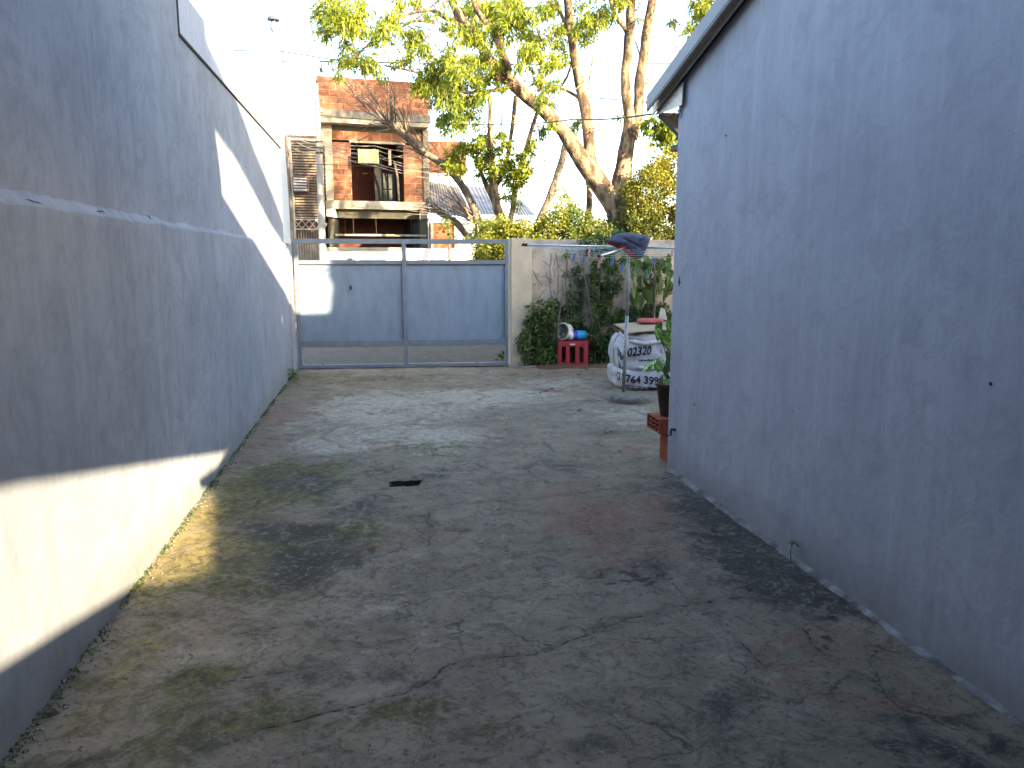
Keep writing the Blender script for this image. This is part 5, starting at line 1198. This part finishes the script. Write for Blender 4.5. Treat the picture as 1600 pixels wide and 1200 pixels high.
text_on(b1, f1, '3764', -.245, .10, .12, .475, H1, .15, .03, -.25, stretch=.55)
text_on(b1, f1, '524', .44, .10, .15, .475, H1, .15, .03, .05)
text_on(b2, f2, '3764 3999', -.09, .40, .135, .485, .27, 0, .03, -.06, stretch=.95)
def patch(parent, f, s0, s1, t0, t1, H_, name, off=.0035, m='ink', ring=False, sl=0.):
    V = []; F = []; n = 16
    for i in range(n+1):
        s = s0+(s1-s0)*i/n
        for j in range(5):
            tt = t0+(t1-t0)*j/4+sl*(s-s0); a = arc_angle(f, s); p = f(a, tt); q = f(a+.01, tt); d = np.array([q[1]-p[1], -(q[0]-p[0]), 0]); d /= np.linalg.norm(d)+1e-9; V.append(p+d*off)
    F = [(i*5+j, (i+1)*5+j, (i+1)*5+j+1, i*5+j+1) for i in range(n) for j in range(4)]
    return trel(MB().add(V, F).build(name, M[m]), parent)
patch(b2, f2, -.09, .55, .10, .26, .27, 'printed_band', sl=-.25)
text_on(b2, f2, 'TRANSPORTE', -.06, .125, .042, .485, .27, 0, .0, -.065, m='bag', stretch=1.25).name = 'printed_text'
# messenger style telephone mark: dark square, pale bubble, dark handset
def phone_mark(b, f, s, t, k, H_):
    patch(b, f, s, s+.10*k, t, t+.10*k/H_, H_, 'phone_mark')
    V = []; F = []
    def at(u, w, off):
        a = arc_angle(f, s+u*k); tt = t+w*k/H_; p = f(a, tt); q = f(a+.01, tt); d = np.array([q[1]-p[1], -(q[0]-p[0]), 0]); d /= np.linalg.norm(d)+1e-9; return p+d*off
    n = 20
    V = [at(.05, .05, .006)]+[at(.05+.036*math.cos(i*2*math.pi/n), .05+.036*math.sin(i*2*math.pi/n), .006) for i in range(n)]; F = [(0, 1+i, 1+(i+1) % n) for i in range(n)]
    V.append(at(.015, .012, .006)); F.append((1+11, 1+14, n+1)); trel(MB().add(V, F).build('phone_bubble', M['bag']), b)
    h = MB(); P = [(.030, .066), (.034, .048), (.046, .036), (.064, .032)]; h.tube([at(*p, .0075) for p in P], [.008*k, .005*k, .005*k, .008*k], 6); trel(h.build('phone_handset', M['ink']), b)
phone_mark(b1, f1, .44, .46, 1., H1); phone_mark(b2, f2, -.225, .42, .9, .27)
# small smudged print under the big number
sm = MB()
for i in range(9):
    s = .13+i*.022; a = arc_angle(f1, s); p = f1(a, .335+.01*(i % 3)); sm.lathe([(0, .0045), (.008+.004*(i % 2), .0045), (.009, -.002)], p, 6, (0, -1, 0))
trel(sm.build('small_print', M['ink'], kind='stuff'), b1)
# gathered skirt, rolled rim, straps and fold on the upper bag
def fold(parent, f, s0, s1, t0, t1, r, name='fold', m='bag', wav=.02, off=.012, nn=16, seed=0):
    P = []; Rr = []
    for i in range(nn+1):
        u = i/nn; a = arc_angle(f, s0+(s1-s0)*u); tt = t0+(t1-t0)*u+wav*math.sin(u*7+seed); p = f(a, tt); q = f(a+.01, tt); d = np.array([q[1]-p[1], -(q[0]-p[0]), 0]); d /= np.linalg.norm(d)+1e-9
        P.append(p+d*off); Rr.append(r*(.35+.65*math.sin(math.pi*min(1, max(.05, u)))**.6)*(1+.25*mn.noise(Vector((u*6, seed, 0)))))
    return trel(MB().tube(P, Rr, 10).build(name, M[m], smooth=True), parent)
fold(b1, f1, -.40, .10, 1.02, .96, .020, 'rim', seed=1); fold(b1, f1, .0, .45, .86, .84, .028, 'rim', wav=.03, seed=2); fold(b1, f1, .1, .62, .17, .11, .028, wav=.03, seed=3); fold(b1, f1, .25, .75, .23, .10, .018, seed=5); fold(b1, f1, -.3, .12, -.05, -.02, .022, seed=4)
fold(b1, f1, .5, .9, .05, .12, .03, seed=7)
# sagging pale inner sack bulging out of the top
V = []; na = 40
for j in range(9):
    ph = j/8*math.pi/2
    for i in range(na):
        a = 2*math.pi*i/na; w = 1+.10*mn.noise(Vector((math.cos(a)*2, math.sin(a)*2, ph*3))); V.append((BX-.11+.27*math.cos(a)*math.cos(ph)*w, BY-.24+.22*math.sin(a)*math.cos(ph)*w, .60+.115*math.sin(ph)*w))
F = [(j*na+i, j*na+(i+1) % na, (j+1)*na+(i+1) % na, (j+1)*na+i) for j in range(8) for i in range(na)]
trel(MB().add(V, F).build('inner_sack', M['bagin'], smooth=True), b1)
V = [];
for j in range(2):
    for i in range(60):
        a = 2*math.pi*i/60; p = f1(a, .97-.25*j); V.append((BX+(p[0]-BX)*(.99-.12*j), BY+(p[1]-BY)*(.99-.12*j), p[2]))
trel(MB().add(V, [(i, (i+1) % 60, 60+(i+1) % 60, 60+i) for i in range(60)]+[tuple(range(60, 120))]).build('inner_rim', M['bagin'], smooth=True), b1)
for s, tt in ((.44, 1.0), (-.42, 1.0), (.95, 1.)):
    P = [];
    for t_ in np.linspace(.0, 1.02, 14):
        a = arc_angle(f1, s+.0*t_); p = f1(a, t_); P.append(p+np.array([0, -.012, 0]) if s > 0 else p+np.array([-.01, -.004, 0]))
    w = .026; V = []
    for p in P:
        dx = np.array([w, 0, 0]) if s > 0 else np.array([0, w, 0]); V += [p-dx, p+dx]
    trel(MB().add(V, [(2*i, 2*i+1, 2*i+3, 2*i+2) for i in range(len(P)-1)]).build('strap', M['bag'], smooth=True), b1)
st = MB(); c = f1(arc_angle(f1, .38), .98); st.tube([c+(-.10, -.01, -.14), c+(-.06, -.02, -.03), c+(0, -.015, .03), c+(.05, -.01, .02), c+(.09, -.01, -.06)], [.016, .018, .02, .02, .014], 8); trel(st.build('lifting_loop', M['bag'], smooth=True), b1)
# cardboard, sacks and board on top
ztop = .70
cdp_ = PY(995, 512, BY-.1)
k = MB(); 
V = []; nx_ = 14
for j in range(9):
    for i in range(nx_+1):
        u, v_ = i/nx_, j/8; x = BX-.40+.86*u+.03*v_; y = BY-.42+.75*v_; z = ztop+.008+.035*math.sin(u*2.6)*(1-v_*.3)+.05*v_+.006*mn.noise(Vector((u*4, v_*4, 0))); V.append((x, y, z))
F = [(j*(nx_+1)+i, j*(nx_+1)+i+1, (j+1)*(nx_+1)+i+1, (j+1)*(nx_+1)+i) for j in range(8) for i in range(nx_)]
cb_ = MB().add(V, F).build('cardboard_sheet', M['card'], smooth=True); so = cb_.modifiers.new('thickness', 'SOLIDIFY'); so.thickness = .006
tag(cb_, 'flattened brown cardboard sheet lying on top of the white bulk bag', 'cardboard')
def sack(cx, cy, cz_, rx, ry, rz_, m, label, name='sack', seed=0, cat='sack', rot=0.):
    V = []; na, nb = 36, 14
    for j in range(nb+1):
        ph = -math.pi/2+math.pi*j/nb
        for i in range(na):
            a = 2*math.pi*i/na; c_, s_ = math.cos(a), math.sin(a); e = (abs(c_)**3.5+abs(s_)**3.5)**(-1/3.5); cp_ = math.copysign(abs(math.cos(ph))**.5, math.cos(ph))
            w = 1+.14*mn.noise(Vector((c_*2+seed, s_*2, ph)))+.06*mn.noise(Vector((c_*6+seed, s_*6, ph*3)))
            V.append((rx*e*c_*cp_*w, ry*e*s_*cp_*w, rz_*math.sin(ph)*w))
    F = [(j*na+i, j*na+(i+1) % na, (j+1)*na+(i+1) % na, (j+1)*na+i) for j in range(nb) for i in range(na)]
    o = MB().add(V, F).build(name, M[m], smooth=True, loc=(cx, cy, cz_)); o.rotation_euler = (0, 0, rot); return tag(o, label, cat)
sp_ = PY(1018, 498, BY+.15)
sack(sp_[0]-.02, BY+.15, ztop+.105, .17, .12, .036, 'redbag', 'crumpled faded red sack lying on the cardboard', seed=3)
pb = PY(1034, 492, BY+.2); o = MB().prism([(-.075, -.05), (.045, -.07), (.01, .07), (-.045, .09)], 'y', -.004, .004).build('board_offcut', M['board'], loc=(float(pb[0]), BY+.12, float(pb[2])+.01)); tag(o, 'small pale board offcut standing upright behind the red sack', 'board')
o = MB().box(-.10, .16, -.08, .08, -.02, .02).build('board', M['board'], loc=(float(PY(1045, 499, BY+.1)[0])+.06, BY+.02, ztop+.09), bevel=.004); tag(o, 'flat pale board lying at the right end of the cardboard beside the house corner', 'board')
# wooden batten lying in front of the bags
# ------------------------------------------------------------------ brick stand with the potted plant
def hollow_brick(name, L, Wd, Hh, label, loc, rot):
    e = empty(name, loc, 0, label, 'brick', 'hollow bricks under the flower pot'); e.rotation_euler = rot
    mb = MB(); t = .012; h = MB()
    # outer walls along L (x), section Wd (y) x Hh (z), with 2 x 3 cells open at the ends
    mb.box(0, L, 0, t, 0, Hh); mb.box(0, L, Wd-t, Wd, 0, Hh); mb.box(0, L, t, Wd-t, 0, t); mb.box(0, L, t, Wd-t, Hh-t, Hh)
    mb.build('shell', M['brickred'], e)
    w = MB(); w.box(.004, L-.004, Wd/3-.004, Wd/3+.004, t, Hh-t); w.box(.004, L-.004, 2*Wd/3-.004, 2*Wd/3+.004, t, Hh-t)
    for k in (1, 2):
        for y0, y1 in ((t, Wd/3-.0045), (Wd/3+.0045, 2*Wd/3-.0045), (2*Wd/3+.0045, Wd-t)): w.box(.005, L-.005, y0, y1, Hh*k/3-.004, Hh*k/3+.004)
    w.build('web', M['brickred'], e); return e
zb0 = 0.
bt = float(PX(1036, 672, 2.20)[2])
hollow_brick('hollow_brick', .24, .16, .12, 'red hollow brick standing on end against the grey house corner', (XR+.165, 5.62, 0.0), (0, -math.pi/2, 0))
zt_ = .243
hollow_brick('hollow_brick', .20, .28, .115, 'red hollow brick lying flat under the flower pot with its holes showing', (XR-.035, 5.60, zt_), (0, 0, 0))
PX_, PYY = XR+.105, 5.74; zp = zt_+.118
pt = empty('flower_pot', (PX_, PYY, zp), 0, 'dark brown tapered plastic flower pot on the hollow bricks', 'pot')
MB().lathe([(0, 0), (.075, 0), (.080, .01), (.112, .235), (.122, .237), (.124, .262), (.112, .264), (.107, .235), (.0, .232)], (0, 0, 0), 32).build('shell', M['pot'], pt, smooth=True)
MB().lathe([(.108, .236), (.07, .246), (0, .25)], (0, 0, 0), 24).build('soil', M['soil'], pt, smooth=True)
vp = empty('variegated_plant', (PX_, PYY, zp+.24), 0, 'potted plant with yellow speckled green leaves and a small pink flower', 'plant')
hl = leaf_mesh('leaf', .125, .095, M['varieg'], .12, .2, True, 0); dl = leaf_mesh('leaf', .11, .045, M['leaf_dark'], .12, .25)
stm = MB(); hub_ = np.array([PX_, PYY, zp+.24])
def stem_to(p): stm.tube([hub_+np.array([rr.uniform(-.02, .02), rr.uniform(-.02, .02), 0]), (hub_+p)/2+np.array([.02, 0, .02]), p], [.005, .004, .003], 6)
for x, y, az, el, s, me in [(1032, 505, 15, -65, 1., hl), (1046, 500, 175, -75, 1.1, hl), (1026, 512, 200, -70, 1.1, hl), (1040, 520, 160, -80, 1.2, hl), (1047, 530, 190, -75, 1.1, hl), (1050, 515, 150, -70, 1.1, hl), (1024, 563, 120, -40, 1.15, hl), (1030, 560, 150, -60, 1.2, hl), (1018, 568, 100, -30, 1., hl), (1042, 592, 170, -50, .9, hl),
                           (1046, 560, 170, -85, 1.2, dl), (1040, 570, 150, -75, 1.1, dl), (1050, 570, 190, -80, 1.1, dl), (1036, 585, 130, -60, 1., dl), (1044, 548, 160, -80, 1., dl), (1049, 585, 160, -60, 1., dl)]:
    p = np.array(PY(x, y, PYY-rr.uniform(0, .07))); put_leaf(me, vp, p, R(az), R(el), s*.78, R(rr.uniform(-25, 25))); stem_to(p)
trel(stm.build('stem', M['leaf_dark'], smooth=True), vp)
pf = PY(1041, 542, PYY-.02); fl_ = MB()
for a in range(5): fl_.lathe([(0, -.004), (.007, 0), (0, .004)], np.array(pf)+np.array([.007*math.cos(a*1.257), -.002, .007*math.sin(a*1.257)]), 8, (0, 1, 0))
trel(fl_.build('flower', M['peg_pink'], smooth=True), vp)
